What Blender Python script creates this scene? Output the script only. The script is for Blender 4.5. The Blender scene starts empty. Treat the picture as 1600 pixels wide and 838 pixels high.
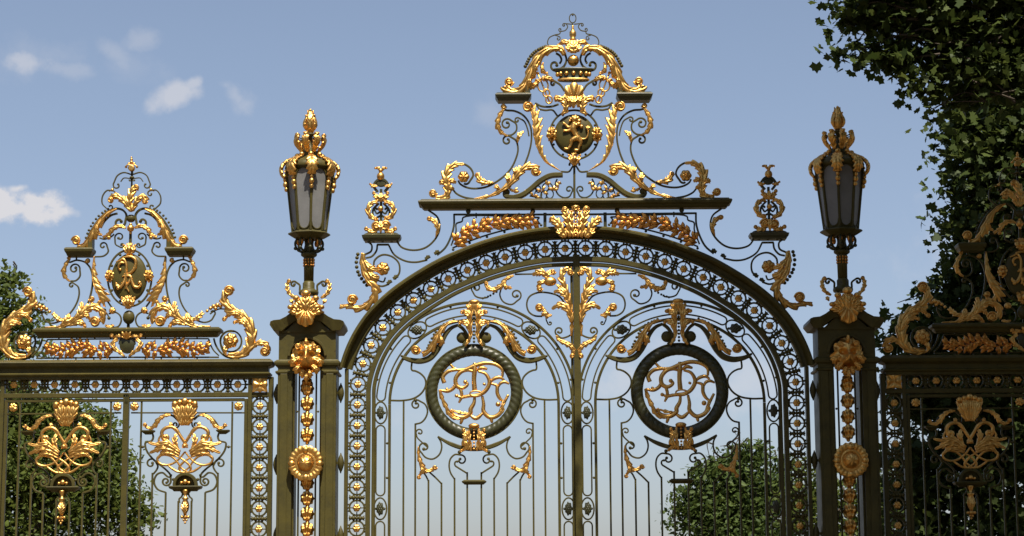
import bpy, bmesh, math, random
import numpy as np
from math import pi, sin, cos, radians
from mathutils import Matrix, Vector
random.seed(7); rng = np.random.default_rng(7)
SC = bpy.context.scene; COL = SC.collection

# ---------------------------------------------------------------- camera
F = 3256.0; PITCH = radians(9.25); ROLL = 0.0055; D = 32.6; EYE = 1.6
fw = np.array([0, cos(PITCH), sin(PITCH)]); r0 = np.array([1.0, 0, 0]); u0 = np.array([0, -sin(PITCH), cos(PITCH)])
rr = r0*cos(ROLL) - u0*sin(ROLL); uu = u0*cos(ROLL) + r0*sin(ROLL)
CAMP = np.array([0.0, -D, EYE])
cam = bpy.data.cameras.new('camera'); camo = bpy.data.objects.new('camera', cam); COL.objects.link(camo)
cam.lens = F/1600*36; cam.sensor_width = 36; cam.sensor_fit = 'HORIZONTAL'; cam.clip_end = 5000; cam.clip_start = .1
camo.matrix_world = Matrix(((rr[0], uu[0], -fw[0], 0), (rr[1], uu[1], -fw[1], -D), (rr[2], uu[2], -fw[2], EYE), (0, 0, 0, 1)))
SC.camera = camo

def P(px, py, y=0.0):
    "world point of the plane at depth y that a measured point of the photograph falls on"
    d = fw + rr*((px-800)/F) + uu*((419-py)/F)
    return CAMP + d*((y+D)/d[1])
S = 0.01

# ---------------------------------------------------------------- light and sky
SUN_EL = radians(62); SUN_AZ = radians(14)       # azimuth: from the camera's side, a little to the right
sd = Vector((sin(SUN_AZ)*cos(SUN_EL), -cos(SUN_AZ)*cos(SUN_EL), sin(SUN_EL)))
sun = bpy.data.lights.new('sun', 'SUN'); suno = bpy.data.objects.new('sun', sun); COL.objects.link(suno)
sun.energy = 5.0; sun.angle = radians(.53); sun.color = (1, .93, .82)
suno.rotation_euler = sd.to_track_quat('Z', 'Y').to_euler(); suno.location = (6, -30, 60)
SC.view_settings.view_transform = 'Standard'; SC.view_settings.look = 'None'
SC.view_settings.exposure = 0.62; SC.view_settings.gamma = 1

wd = bpy.data.worlds.new('World'); SC.world = wd; wd.use_nodes = True
nt = wd.node_tree; N = nt.nodes; Lk = nt.links; N.clear()
def nd(tree, t, **kw):
    n = tree.nodes.new(t)
    for k, v in kw.items(): setattr(n, k, v)
    return n
def setin(n, **kw):
    for k, v in kw.items(): n.inputs[k.replace('_', ' ')].default_value = v
sky = nd(nt, 'ShaderNodeTexSky', sky_type='NISHITA', sun_disc=False, sun_elevation=SUN_EL, sun_rotation=pi-SUN_AZ)
sky.air_density = 1.0; sky.dust_density = 1.2; sky.ozone_density = 1.6
hsv = nd(nt, 'ShaderNodeHueSaturation'); hsv.inputs['Saturation'].default_value = SKY_SAT = 0.80
hsv.inputs['Value'].default_value = 1.0
tint = nd(nt, 'ShaderNodeMix', data_type='RGBA', blend_type='MULTIPLY'); tint.inputs[0].default_value = 1
Lk.new(sky.outputs[0], hsv.inputs['Color']); Lk.new(hsv.outputs[0], tint.inputs[6])
tc = nd(nt, 'ShaderNodeTexCoord')
def vm(op, a, b=None):
    n = nd(nt, 'ShaderNodeVectorMath', operation=op)
    for i, q in enumerate((a, b)):
        if q is None: continue
        if isinstance(q, (tuple, list, np.ndarray)): n.inputs[i].default_value = tuple(q)
        else: Lk.new(q, n.inputs[i])
    return n
def ma(op, a, b=0.0, c=None):
    n = nd(nt, 'ShaderNodeMath', operation=op)
    for i, q in enumerate((a, b, c)):
        if q is None: continue
        if isinstance(q, (int, float)): n.inputs[i].default_value = q
        else: Lk.new(q, n.inputs[i])
    return n.outputs[0]
sepz = nd(nt, 'ShaderNodeSeparateXYZ'); Lk.new(tc.outputs['Generated'], sepz.inputs[0])
trp = nd(nt, 'ShaderNodeValToRGB'); Lk.new(sepz.outputs[2], trp.inputs[0])
trp.color_ramp.elements[0].position = .03; trp.color_ramp.elements[0].color = (.93, .925, 1.03, 1)
trp.color_ramp.elements[1].position = .26; trp.color_ramp.elements[1].color = (.99, 1.0, 1.05, 1)
Lk.new(trp.outputs[0], tint.inputs[7])
nz = nd(nt, 'ShaderNodeTexNoise'); setin(nz, Scale=60.0, Detail=9.0, Roughness=.6)
Lk.new(tc.outputs['Generated'], nz.inputs['Vector'])
nz2 = nd(nt, 'ShaderNodeTexNoise'); setin(nz2, Scale=24.0, Detail=3.0, Roughness=.5)
Lk.new(tc.outputs['Generated'], nz2.inputs['Vector'])
total = None
# (direction through the sky, angular half sizes, strength, tilt)
for (px, py, rx, ry, k, tl) in [(-30, 322, 110, 34, 1.9, 0), (62, 317, 52, 34, 1.9, -.1), (98, 330, 34, 12, 1.1, .1), (30, 294, 26, 9, 1.0, -.2), (20, 328, 100, 26, 1.9, 0), (276, 148, 46, 19, .58, -.42), (300, 132, 24, 12, .5, -.5), (250, 160, 24, 12, .4, -.1), (50, 98, 46, 20, .48, .05), (100, 108, 60, 16, .22, .1), (60, 90, 80, 40, .12, 0),
                            (222, 62, 38, 26, .24, -.3), (185, 88, 38, 20, .22, .5), (372, 152, 44, 20, .30, .75), (352, 132, 22, 14, .22, .4), (205, 100, 60, 30, .10, 0), (765, 178, 44, 34, .16, 0),
                            (1175, 590, 90, 60, .42, 0), (985, 590, 90, 46, .40, 0), (620, 660, 60, 40, .18, 0), (1060, 545, 90, 50, .26, 0), (1480, 400, 90, 90, .2, 0)]:
    c = fw + rr*((px-800)/F) + uu*((419-py)/F); c /= np.linalg.norm(c)
    e1 = np.cross(c, [0, 0, 1]); e1 /= np.linalg.norm(e1); e2 = np.cross(e1, c)
    e1, e2 = e1*cos(tl)-e2*sin(tl), e1*sin(tl)+e2*cos(tl)
    a = vm('DOT_PRODUCT', tc.outputs['Generated'], e1*(F/rx)); b = vm('DOT_PRODUCT', tc.outputs['Generated'], e2*(F/ry))
    f_ = vm('DOT_PRODUCT', tc.outputs['Generated'], c)
    r2 = ma('SQRT', ma('ADD', ma('MULTIPLY', a.outputs['Value'], a.outputs['Value']), ma('MULTIPLY', b.outputs['Value'], b.outputs['Value'])))
    m = ma('SUBTRACT', 1.0, r2)
    m = ma('ADD', m, ma('ADD', ma('MULTIPLY', ma('SUBTRACT', nz.outputs['Fac'], .5), 2.4), ma('MULTIPLY', ma('SUBTRACT', nz2.outputs['Fac'], .5), 1.5)))
    mr = nd(nt, 'ShaderNodeMapRange', interpolation_type='SMOOTHSTEP'); Lk.new(m, mr.inputs[0]); setin(mr, From_Min=-.1, From_Max=.95)
    m = ma('MULTIPLY', ma('MULTIPLY', mr.outputs[0], k), ma('GREATER_THAN', f_.outputs['Value'], .5))
    total = m if total is None else ma('MAXIMUM', total, m)
total = ma('MINIMUM', total, .93)
cl = nd(nt, 'ShaderNodeMix', data_type='RGBA'); Lk.new(total, cl.inputs[0]); Lk.new(tint.outputs[2], cl.inputs[6])
CLOUD = cl.inputs[7]; CLOUD.default_value = (6.3, 6.2, 6.4, 1)
bg = nd(nt, 'ShaderNodeBackground'); bg.inputs[1].default_value = SKY_STR = 0.075
out = nd(nt, 'ShaderNodeOutputWorld'); Lk.new(cl.outputs[2], bg.inputs[0]); Lk.new(bg.outputs[0], out.inputs[0])

# ---------------------------------------------------------------- materials
def mat(name, base, rough=.5, metal=0.0, var=None, vscale=6.0, bump=0.0, bscale=60.0, rvar=0.0, spec=.5, trans=None, wear=None):
    m = bpy.data.materials.new(name); m.use_nodes = True; t = m.node_tree; p = t.nodes['Principled BSDF']
    p.inputs['Base Color'].default_value = (*base, 1); p.inputs['Roughness'].default_value = rough; p.inputs['Metallic'].default_value = metal
    p.inputs['Specular IOR Level'].default_value = spec
    tcn = nd(t, 'ShaderNodeTexCoord')
    if var:
        n = nd(t, 'ShaderNodeTexNoise'); setin(n, Scale=vscale, Detail=6.0, Roughness=.65); t.links.new(tcn.outputs['Object'], n.inputs['Vector'])
        r = nd(t, 'ShaderNodeValToRGB'); r.color_ramp.elements[0].position = .35; r.color_ramp.elements[1].position = .68
        r.color_ramp.elements[0].color = (*base, 1); r.color_ramp.elements[1].color = (*var, 1)
        t.links.new(n.outputs['Fac'], r.inputs[0]); last = r.outputs[0]
        if wear:
            n3 = nd(t, 'ShaderNodeTexNoise'); setin(n3, Scale=wear[1], Detail=8.0, Roughness=.75); t.links.new(tcn.outputs['Object'], n3.inputs['Vector'])
            q = nd(t, 'ShaderNodeMapRange'); setin(q, From_Min=wear[2], From_Max=wear[2]+.05); t.links.new(n3.outputs['Fac'], q.inputs[0])
            mx = nd(t, 'ShaderNodeMix', data_type='RGBA'); t.links.new(q.outputs[0], mx.inputs[0]); t.links.new(last, mx.inputs[6])
            mx.inputs[7].default_value = (*wear[0], 1); last = mx.outputs[2]
        t.links.new(last, p.inputs['Base Color'])
        if rvar:
            q = nd(t, 'ShaderNodeMapRange'); setin(q, To_Min=rough-rvar, To_Max=rough+rvar); t.links.new(n.outputs['Fac'], q.inputs[0]); t.links.new(q.outputs[0], p.inputs['Roughness'])
    if bump:
        n = nd(t, 'ShaderNodeTexNoise'); setin(n, Scale=bscale, Detail=4.0); t.links.new(tcn.outputs['Object'], n.inputs['Vector'])
        b = nd(t, 'ShaderNodeBump'); setin(b, Strength=bump, Distance=.02); t.links.new(n.outputs['Fac'], b.inputs['Height']); t.links.new(b.outputs[0], p.inputs['Normal'])
    return m
M = {}
M['green'] = mat('olive_paint', (.082, .068, .017), .46, var=(.054, .046, .013), vscale=5, bump=.12, bscale=25, rvar=.12, spec=.26, wear=((.030, .018, .009), 13, .62))
M['iron'] = mat('dark_olive_paint', (.050, .050, .018), .40, var=(.034, .034, .013), vscale=8, bump=.08, bscale=30, rvar=.08, spec=.45)
M['gold'] = mat('gilding', (.82, .50, .15), .41, metal=1, var=(.62, .33, .085), vscale=9, bump=.12, bscale=45, rvar=.12, wear=((.22, .09, .022), 24, .635))
M['oldgold'] = mat('worn_gilding', (.74, .34, .08), .36, metal=1, var=(.55, .22, .05), vscale=26, bump=.2, bscale=60, rvar=.1, wear=((.16, .06, .02), 30, .62))
M['orangegold'] = M['oldgold']  # second key for the same worn orange gilding
M['glass'] = mat('frosted_glass', (.21, .21, .205), .5, var=(.16, .16, .157), vscale=3, bump=.05, bscale=90, spec=.5)
M['gravel'] = mat('sandy_gravel', (.13, .10, .065), .9, var=(.10, .075, .05), vscale=.8, bump=.4, bscale=20)
M['stone'] = mat('limestone', (.42, .38, .31), .8, var=(.33, .30, .24), vscale=2, bump=.3, bscale=18)
M['bark'] = mat('bark', (.09, .07, .05), .9, var=(.045, .035, .025), vscale=5, bump=.6, bscale=9)
def leafmat(name, a, b, tr):
    m = bpy.data.materials.new(name); m.use_nodes = True; t = m.node_tree; p = t.nodes['Principled BSDF']; o = t.nodes['Material Output']
    g = nd(t, 'ShaderNodeNewGeometry'); r = nd(t, 'ShaderNodeValToRGB')
    r.color_ramp.elements[0].color = (*a, 1); r.color_ramp.elements[1].color = (*b, 1)
    t.links.new(g.outputs['Random Per Island'], r.inputs[0]); t.links.new(r.outputs[0], p.inputs['Base Color'])
    p.inputs['Roughness'].default_value = .58; p.inputs['Specular IOR Level'].default_value = .22
    tl = nd(t, 'ShaderNodeBsdfTranslucent'); mx = nd(t, 'ShaderNodeMixShader'); mx.inputs[0].default_value = tr
    hs = nd(t, 'ShaderNodeHueSaturation'); setin(hs, Hue=.485, Value=1.5); t.links.new(r.outputs[0], hs.inputs['Color']); t.links.new(hs.outputs[0], tl.inputs[0])
    t.links.new(p.outputs[0], mx.inputs[1]); t.links.new(tl.outputs[0], mx.inputs[2]); t.links.new(mx.outputs[0], o.inputs[0])
    return m
M['leafA'] = leafmat('plane_leaf', (.031, .053, .011), (.076, .102, .024), .32)
M['leafB'] = leafmat('lime_leaf', (.055, .082, .015), (.120, .152, .030), .38)
M['leafC'] = leafmat('oak_leaf', (.040, .068, .015), (.085, .120, .028), .32)

# ---------------------------------------------------------------- mesh tools
class MB:
    def __init__(s): s.v = []; s.f = []; s.s = []
    def add(s, v, f, sm=True):
        o = len(s.v); s.v += [tuple(map(float, q)) for q in v]; s.f += [tuple(i+o for i in q) for q in f]; s.s += [sm]*len(f)
    def mirror(s, cx=0.0):
        o = len(s.v); s.v += [(2*cx-a, b, c) for a, b, c in s.v]; s.f += [tuple(i+o for i in reversed(q)) for q in s.f]; s.s += s.s[:]
        return s
    def build(s, name, m, parent=None, bevel=0.0, label=None, recalc=True):
        me = bpy.data.meshes.new(name); me.from_pydata(s.v, [], s.f); me.polygons.foreach_set('use_smooth', s.s); me.update()
        if recalc:
            bm = bmesh.new(); bm.from_mesh(me); bmesh.ops.recalc_face_normals(bm, faces=bm.faces); bm.to_mesh(me); bm.free()
        me.materials.append(M[m]); o = bpy.data.objects.new(name, me); COL.objects.link(o); o.parent = parent
        if bevel:
            b = o.modifiers.new('bevel', 'BEVEL'); b.width = bevel; b.segments = 2; b.limit_method = 'ANGLE'; b.angle_limit = radians(40)
        if label: o['label'] = label
        return o
def thing(name, label, cat, loc, group=None):
    o = bpy.data.objects.new(name, None); COL.objects.link(o); o.location = loc; o.empty_display_size = .3
    o['label'] = label; o['category'] = cat
    if group: o['group'] = group
    return o
def copy_tree(o, parent=None, mirror=False):
    c = o.copy(); COL.objects.link(c); c.parent = parent
    if mirror: c.scale.x = -c.scale.x; c.location.x = -c.location.x if parent else c.location.x
    for ch in list(o.children): copy_tree(ch, c)
    return c
def mpair(o): return copy_tree(o, o.parent, True)      # the same part again on the other side of the axis

OX = 0.0                                              # local origin (x) of the thing under construction
def L(px, py, y=0.0):
    p = P(px, py, 0.0); return np.array([p[0]-OX, y, P(px, py, y)[2] if y else p[2]])
def LX(px, py): return P(px, py)[0]-OX
def LZ(px, py): return P(px, py)[2]
def cat(pts, per=10, closed=False):
    p = np.array(pts, float)
    if len(p) < 3 and not closed: return np.array([p[0]+(p[-1]-p[0])*t for t in np.linspace(0, 1, 5)])
    q = np.vstack([p[-1], p, p[0], p[1]]) if closed else np.vstack([2*p[0]-p[1], p, 2*p[-1]-p[-2]])
    out = []
    for i in range(1, len(q)-2):
        a, b, c, d = q[i-1], q[i], q[i+1], q[i+2]
        n = max(2, min(per, int(np.linalg.norm(c-b)/1.6)+2))
        ta = np.linalg.norm(b-a)**.5+1e-6; tb = np.linalg.norm(c-b)**.5+1e-6; tcx = np.linalg.norm(d-c)**.5+1e-6
        m1 = tb*((b-a)/ta-(c-a)/(ta+tb)+(c-b)/tb); m2 = tb*((c-b)/tb-(d-b)/(tb+tcx)+(d-c)/tcx)
        for k in range(n):
            t = k/n; out.append((2*t**3-3*t*t+1)*b+(t**3-2*t*t+t)*m1+(-2*t**3+3*t*t)*c+(t**3-t*t)*m2)
    if not closed: out.append(p[-1])
    return np.array(out)
def curlpts(p, h, r, sg, turns, rend=.28):
    "spiral that goes on from p with heading h; sg +1 turns clockwise in the view"
    out = []; a = 0; T = turns*2*pi
    while a < T:
        k = a/T; rad = r*(1-(1-rend)*k); st = min(.35, .35); p = p+np.array([cos(h), sin(h)])*rad*st; h += sg*st; a += st; out.append(p.copy())
    return out
def fullpath(pts, c0=None, c1=None):
    p = cat(pts)
    if c1:
        d = p[-1]-p[-2]; p = np.vstack([p, curlpts(p[-1], math.atan2(d[1], d[0]), *c1)])
    if c0:
        d = p[0]-p[1]; p = np.vstack([np.array(curlpts(p[0], math.atan2(d[1], d[0]), *c0))[::-1], p])
    return p
def sweep3(mb, pts, nrm, prof, scale=None, closed=False, smooth=False):
    "pts Nx3, nrm: the out-of-plane direction; prof: list of (across, along nrm) in metres"
    n = len(pts); k = len(prof); V = []
    T = np.roll(pts, -1, 0)-np.roll(pts, 1, 0)
    if not closed: T[0] = pts[1]-pts[0]; T[-1] = pts[-1]-pts[-2]
    T /= np.linalg.norm(T, axis=1)[:, None]+1e-12
    for i in range(n):
        nv = nrm[i] if getattr(nrm, 'ndim', 1) == 2 else np.array(nrm, float)
        B = np.cross(T[i], nv); B /= np.linalg.norm(B)+1e-12; s = 1 if scale is None else scale[i]
        for a, b in prof: V.append(pts[i]+B*a*s+nv*b*s)
    Fs = []
    for i in range(n if closed else n-1):
        j = (i+1) % n
        for q in range(k): Fs.append((i*k+q, i*k+(q+1) % k, j*k+(q+1) % k, j*k+q))
    if not closed: Fs.append(tuple(range(k))[::-1]); Fs.append(tuple((n-1)*k+q for q in range(k)))
    mb.add(V, Fs, smooth)
FN = np.array([0, -1.0, 0])
def rectp(w, d):
    w *= S/2; d *= S/2; c = min(w, d)*.3
    return [(-w+c, -d), (w-c, -d), (w, -d+c), (w, d-c), (w-c, d), (-w+c, d), (-w, d-c), (-w, -d+c)]
def roundp(r, n=10): return [(cos(2*pi*i/n)*r*S, sin(2*pi*i/n)*r*S) for i in range(n)]
def plane(pp, y=0.0): return np.array([L(a, b, y) for a, b in pp])
def bar(mb, pts, w=2.8, d=3.6, c0=None, c1=None, y=0.0, tap=None, rnd=False, boss=True):
    pp = fullpath(pts, c0, c1); q = plane(pp, y); sc = None
    if tap is not None: sc = np.interp(np.linspace(0, 1, len(q)), np.linspace(0, 1, len(tap)), tap)
    sweep3(mb, q, FN, roundp(w/2) if rnd else rectp(w, d), sc, smooth=rnd)
    if boss:
        if c1: ball(mb, *pp[-1], max(w*.75, c1[0]*.30), y=y, sy=.8)
        if c0: ball(mb, *pp[0], max(w*.75, c0[0]*.30), y=y, sy=.8)
def ringc(mb, cx, cy, rx, ry=None, w=2.4, d=3.2, y=0.0, n=28, rot=0.0, rnd=False):
    ry = ry or rx; t = np.linspace(0, 2*pi, n, endpoint=False)
    pp = [(cx+rx*cos(a)*cos(rot)-ry*sin(a)*sin(rot), cy+rx*cos(a)*sin(rot)+ry*sin(a)*cos(rot)) for a in t]
    sweep3(mb, plane(pp, y), FN, roundp(w/2) if rnd else rectp(w, d), closed=True, smooth=rnd)
def ball3(mb, c, rx, ry, rz, nu=12, nv=8):
    V = [(c[0], c[1], c[2]+rz)]; Fs = []
    for j in range(1, nv):
        a = pi*j/nv
        for i in range(nu):
            b = 2*pi*i/nu; V.append((c[0]+rx*sin(a)*cos(b), c[1]+ry*sin(a)*sin(b), c[2]+rz*cos(a)))
    V.append((c[0], c[1], c[2]-rz)); e = len(V)-1
    for i in range(nu): Fs.append((0, 1+i, 1+(i+1) % nu)); Fs.append((e, e-nu+(i+1) % nu, e-nu+i))
    for j in range(nv-2):
        for i in range(nu): a = 1+j*nu; Fs.append((a+i, a+nu+i, a+nu+(i+1) % nu, a+(i+1) % nu))
    mb.add(V, Fs, True)
def ball(mb, px, py, r, ry=None, y=0.0, sy=1.0, n=12): 
    c = L(px, py, y); ball3(mb, c, r*S, r*S*sy, (ry or r)*S, n, 8)
def volute(mb, px, py, r, y=-.05, sg=1, a0=0.0):
    "curled leaf tip: a domed spiral"
    ball(mb, px, py, r*.92, y=y, sy=.75, n=14)
    t = np.linspace(0, 1, 34); an = a0+sg*t*2*pi*1.6; rad = r*(1-.72*t)
    pp = [(px+q*cos(a), py+q*sin(a)) for a, q in zip(an, rad)]
    q3 = plane(pp, y); q3[:, 1] = y-r*S*.75*np.sqrt(np.clip(1-(rad/r*.93)**2, 0, 1))
    sweep3(mb, q3, FN, roundp(r*.17, 6), smooth=True)
def leaf3(mb, pts, nrm, wl, wr, n, h, thick, base=.4, tipw=.18, peak=.45, sweepk=.6, lob=.5):
    m = max(20, n*12); idx = np.linspace(0, len(pts)-1, m)
    q = np.array([np.interp(idx, np.arange(len(pts)), pts[:, k]) for k in range(3)]).T
    nn = np.array([np.interp(idx, np.arange(len(pts)), nrm[:, k]) for k in range(3)]).T if getattr(nrm, 'ndim', 1) == 2 else np.tile(nrm, (m, 1)).astype(float)
    T = np.gradient(q, axis=0); T /= np.linalg.norm(T, axis=1)[:, None]+1e-12
    us = np.array([-1, -.93, -.78, -.6, -.4, -.2, -.06, 0, .06, .2, .4, .6, .78, .93, 1]); k = len(us); V = []; Bk = []
    for i in range(m):
        s = i/(m-1); nv = nn[i]; B = -np.cross(T[i], nv)
        # B: left of travel in the front view
        env = base+(1-base)*min(1, s/peak) if s < peak else tipw+(1-tipw)*(1-((s-peak)/(1-peak))**1.6)
        for u in us:
            ph = (s*n-.10) % 1.0
            e = 1-lob*(1-(ph/.72)**.8) if ph < .72 else 1-lob*((ph-.72)/.28)**.7
            w = (wl if u >= 0 else wr)*env*1.42; au = abs(u)
            ww = w*(1-(1-e)*au**2)
            rel = h*env*(1-.88*u*u)**.5*(1-.42*math.exp(-((((s*n+.4+(1-au)*.62) % 1.0)-.5)/.13)**2)*min(1, au*2.5)) - h*.22*math.exp(-(u/.09)**2)
            pos = q[i]+B*u*ww+T[i]*(au**1.6)*w*sweepk*(.3+.7*e)
            V.append(pos+nv*rel); Bk.append(pos-nv*thick*(1-.5*au))
    Fs = []
    for i in range(m-1):
        for j in range(k-1):
            a = i*k+j; Fs.append((a, a+1, a+k+1, a+k)); o = m*k; Fs.append((o+a, o+a+k, o+a+k+1, o+a+1))
    o = m*k
    for i in range(m-1):
        for j in (0, k-1): a = i*k+j; Fs.append((a, a+k, o+a+k, o+a))
    for i in (0, m-1):
        for j in range(k-1): a = i*k+j; Fs.append((a, a+1, o+a+1, o+a))
    mb.add(V+Bk, Fs, True)
def leaf(mb, pts, wl, wr=None, n=5, h=4.0, y=-.04, tip=0, tsg=1, base=.4, tipw=.18, peak=.45, sweepk=.55, lob=.5, bend=0.0):
    "acanthus leaf laid along measured points; widths in photo pixels (about a centimetre)"
    wr = wl if wr is None else wr
    q = plane(cat(pts), y)
    if bend: q[:, 1] -= bend*S*np.sin(np.linspace(0, pi, len(q)))
    leaf3(mb, q, FN, wl*S, wr*S, n, h*S, 2.2*S, base, tipw, peak, sweepk, lob)
    if tip:
        p = pts[-1]; volute(mb, p[0], p[1], tip, y-.015, tsg, a0=pi/2)
def lobed(mb, cx, cy, rx, ry, H, R=None, y=0.0, nt=48, nr=12, back=3.0):
    "relief on a lobed disc. H(u,v)->height px, R(theta)->radius factor; u right, v up"
    c = L(cx, cy, y); V = [c+FN*H(0, 0)*S]
    for j in range(1, nr+1):
        for i in range(nt):
            t = 2*pi*i/nt; f = (R(t) if R else 1)*j/nr; u, v = f*cos(t), f*sin(t)
            V.append(c+np.array([u*rx*S, -H(u, v)*S, v*ry*S]))
    e = len(V)
    for i in range(nt):
        t = 2*pi*i/nt; f = (R(t) if R else 1)*.97; V.append(c+np.array([f*cos(t)*rx*S, back*S, f*sin(t)*ry*S]))
    Fs = [(0, 1+i, 1+(i+1) % nt) for i in range(nt)]
    for j in range(nr):
        for i in range(nt): a = 1+j*nt; Fs.append((a+i, a+nt+i, a+nt+(i+1) % nt, a+(i+1) % nt))
    Fs.append(tuple(range(e, e+nt))[::-1]); mb.add(V, Fs, True)
def rosette(mb, cx, cy, r, y=-.03, petals=6, h=2.4):
    f = lambda u, v: h*(.55+.45*abs(cos(petals/2*math.atan2(v, u))))*(math.sin(min(1, math.hypot(u, v)*1.05)*pi*.92)**.7) + h*.9*math.exp(-(u*u+v*v)/.05) 
    lobed(mb, cx, cy, r, r, f, lambda t: .86+.14*abs(cos(petals/2*t)), y, nt=petals*6, nr=7, back=1.5)
def shell(mb, cx, cy, rx, ry, y=-.05, n=9, h=5.0, up=True):
    "fan of ribs springing from the bottom of the disc"
    sg = 1 if up else -1
    def H(u, v):
        v = v*sg+.95; a = math.atan2(u, v); rr_ = math.hypot(u, v)
        return h*(.35+.65*math.sin(min(1, rr_/1.95)*pi*.85))*(.62+.38*abs(cos(a*n))) 
    def R(t):
        t2 = t if up else -t
        a = math.atan2(cos(t2), sin(t2)+.95); return .86+.14*abs(cos(a*n))
    lobed(mb, cx, cy, rx, ry, H, R, y, nt=96, nr=14)
def stack(mb, x0, x1, y0, y1, lev):
    "moulding: rectangles (z, e) lofted, e = projection on every side (metres)"
    V = []; Fs = []
    for z, e in lev: V += [(x0-e, y0-e, z), (x1+e, y0-e, z), (x1+e, y1+e, z), (x0-e, y1+e, z)]
    for i in range(len(lev)-1):
        for q in range(4): Fs.append((i*4+q, i*4+(q+1) % 4, i*4+4+(q+1) % 4, i*4+4+q))
    Fs.append((3, 2, 1, 0)); e = len(V)-4; Fs.append((e, e+1, e+2, e+3)); mb.add(V, Fs, False)
def box(mb, x0, x1, y0, y1, z0, z1): stack(mb, min(x0, x1), max(x0, x1), y0, y1, [(min(z0, z1), 0), (max(z0, z1), 0)])
def pbox(mb, ax, ay, bx, by, y0, y1): box(mb, LX(ax, ay), LX(bx, ay), y0, y1, LZ(ax, ay), LZ(ax, by))
def lathe(mb, cx, cy, prof, n=20, smooth=True, rot=0.0, fl=None):
    V = []; Fs = []
    for r, z in prof:
        for i in range(n):
            a = 2*pi*i/n+rot; q = r*(fl(a) if fl else 1); V.append((cx+q*sin(a), cy-q*cos(a), z))
    for j in range(len(prof)-1):
        for i in range(n): Fs.append((j*n+i, j*n+(i+1) % n, (j+1)*n+(i+1) % n, (j+1)*n+i))
    Fs.append(tuple(range(n))[::-1]); e = (len(prof)-1)*n; Fs.append(tuple(range(e, e+n))); mb.add(V, Fs, smooth)
def vbar(mb, px, py, w=2.6, d=3.6, zb=.3, y=0.0):
    c = L(px, py); box(mb, c[0]-w*S/2, c[0]+w*S/2, y-d*S/2, y+d*S/2, zb, c[2])
def leaflet(mb, px, py, ang, ln, w, y=-.02, h=2.0):
    "small pointed leaf from its stalk point; ang in degrees, 0 right, 90 up"
    a = radians(ang); ca, sa = cos(a), sin(a); m = 7; V = []; Fs = []; c = L(px, py, y)
    for i in range(m):
        s = i/(m-1); ww = w*math.sin(pi*min(1, s*.93+.06))**.8*(.80+.20*cos(s*17)); hh = h*math.sin(pi*s)
        for u in (-1, -.45, 0, .45, 1):
            X = s*ln; Y = u*ww/2; V.append(c+np.array([(X*ca-Y*sa)*S, -(hh*(.35 if abs(u) == 1 else 1.1 if u else .55)+.3)*S, (X*sa+Y*ca)*S]))
    o = len(V); V += [v+np.array([0, 1.2*S, 0]) for v in V[:]]
    for i in range(m-1):
        for j in range(4): q = i*5+j; Fs += [(q, q+1, q+6, q+5), (o+q, o+q+5, o+q+6, o+q+1)]
    for i in range(m-1):
        for j in (0, 4): q = i*5+j; Fs.append((q, q+5, o+q+5, o+q))
    mb.add(V, Fs, True)
def beads(mb, pts, n, r, y=.0):
    q = cat(pts); 
    for k in range(n): i = int(k*(len(q)-1)/max(1, n-1)); ball(mb, q[i][0], q[i][1], r, y=y, n=8)
def offs(path, d):
    "offset a polyline in view pixels; positive = to the right of travel (towards the opening)"
    p = np.array(path, float); T = np.gradient(p, axis=0); T /= np.linalg.norm(T, axis=1)[:, None]; return p+np.stack([-T[:, 1], T[:, 0]], 1)*d
# ---------------------------------------------------------------- ground
def structure(o): o['kind'] = 'structure'; return o
g = MB(); g.add([(-1500, -800, 0), (1500, -800, 0), (1500, 3000, 0), (-1500, 3000, 0)], [(0, 1, 2, 3)], False); structure(g.build('ground', 'gravel', recalc=False))

# ---------------------------------------------------------------- shared pieces
def frieze_unit(mb, cx, cy, ang=0.0, gap=31.8):
    "ring with four pins, and half of the knot on either side"
    ringc(mb, cx, cy, 11.7, w=2.7, d=4, n=24)
    for k in range(4):
        a = ang+k*pi/2
        bar(mb, [(cx+6*cos(a), cy+6*sin(a)), (cx+14*cos(a), cy+14*sin(a))], 1.6, 2.5)
        ball(mb, cx+14*cos(a), cy+14*sin(a), 1.7, n=6)
    for k in range(8):
        a = ang+k*pi/4+pi/8
        ball(mb, cx+13.2*cos(a), cy+13.2*sin(a), 1.7, n=6)
def knot(mb, cx, cy, ang):
    "acorn knot between two rings; ang = direction along the band"
    ca, sa = cos(ang), sin(ang)
    for s in (-1, 1):
        ball(mb, cx-sa*5.2*s, cy+ca*5.2*s, 3.6, y=-.01, n=8)
        ball(mb, cx-sa*9.8*s, cy+ca*9.8*s, 2.9, y=-.01, n=8)
        bar(mb, [(cx-sa*12*s-ca*4, cy+ca*12*s-sa*4), (cx-sa*8.5*s, cy+ca*8.5*s), (cx-sa*12*s+ca*4, cy+ca*12*s+sa*4)], 1.4, 2.4)
    ball(mb, cx, cy, 2.7, y=-.015, n=8)
    bar(mb, [(cx-sa*12, cy+ca*12), (cx+sa*12, cy-ca*12)], 1.8, 2.4)
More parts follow.
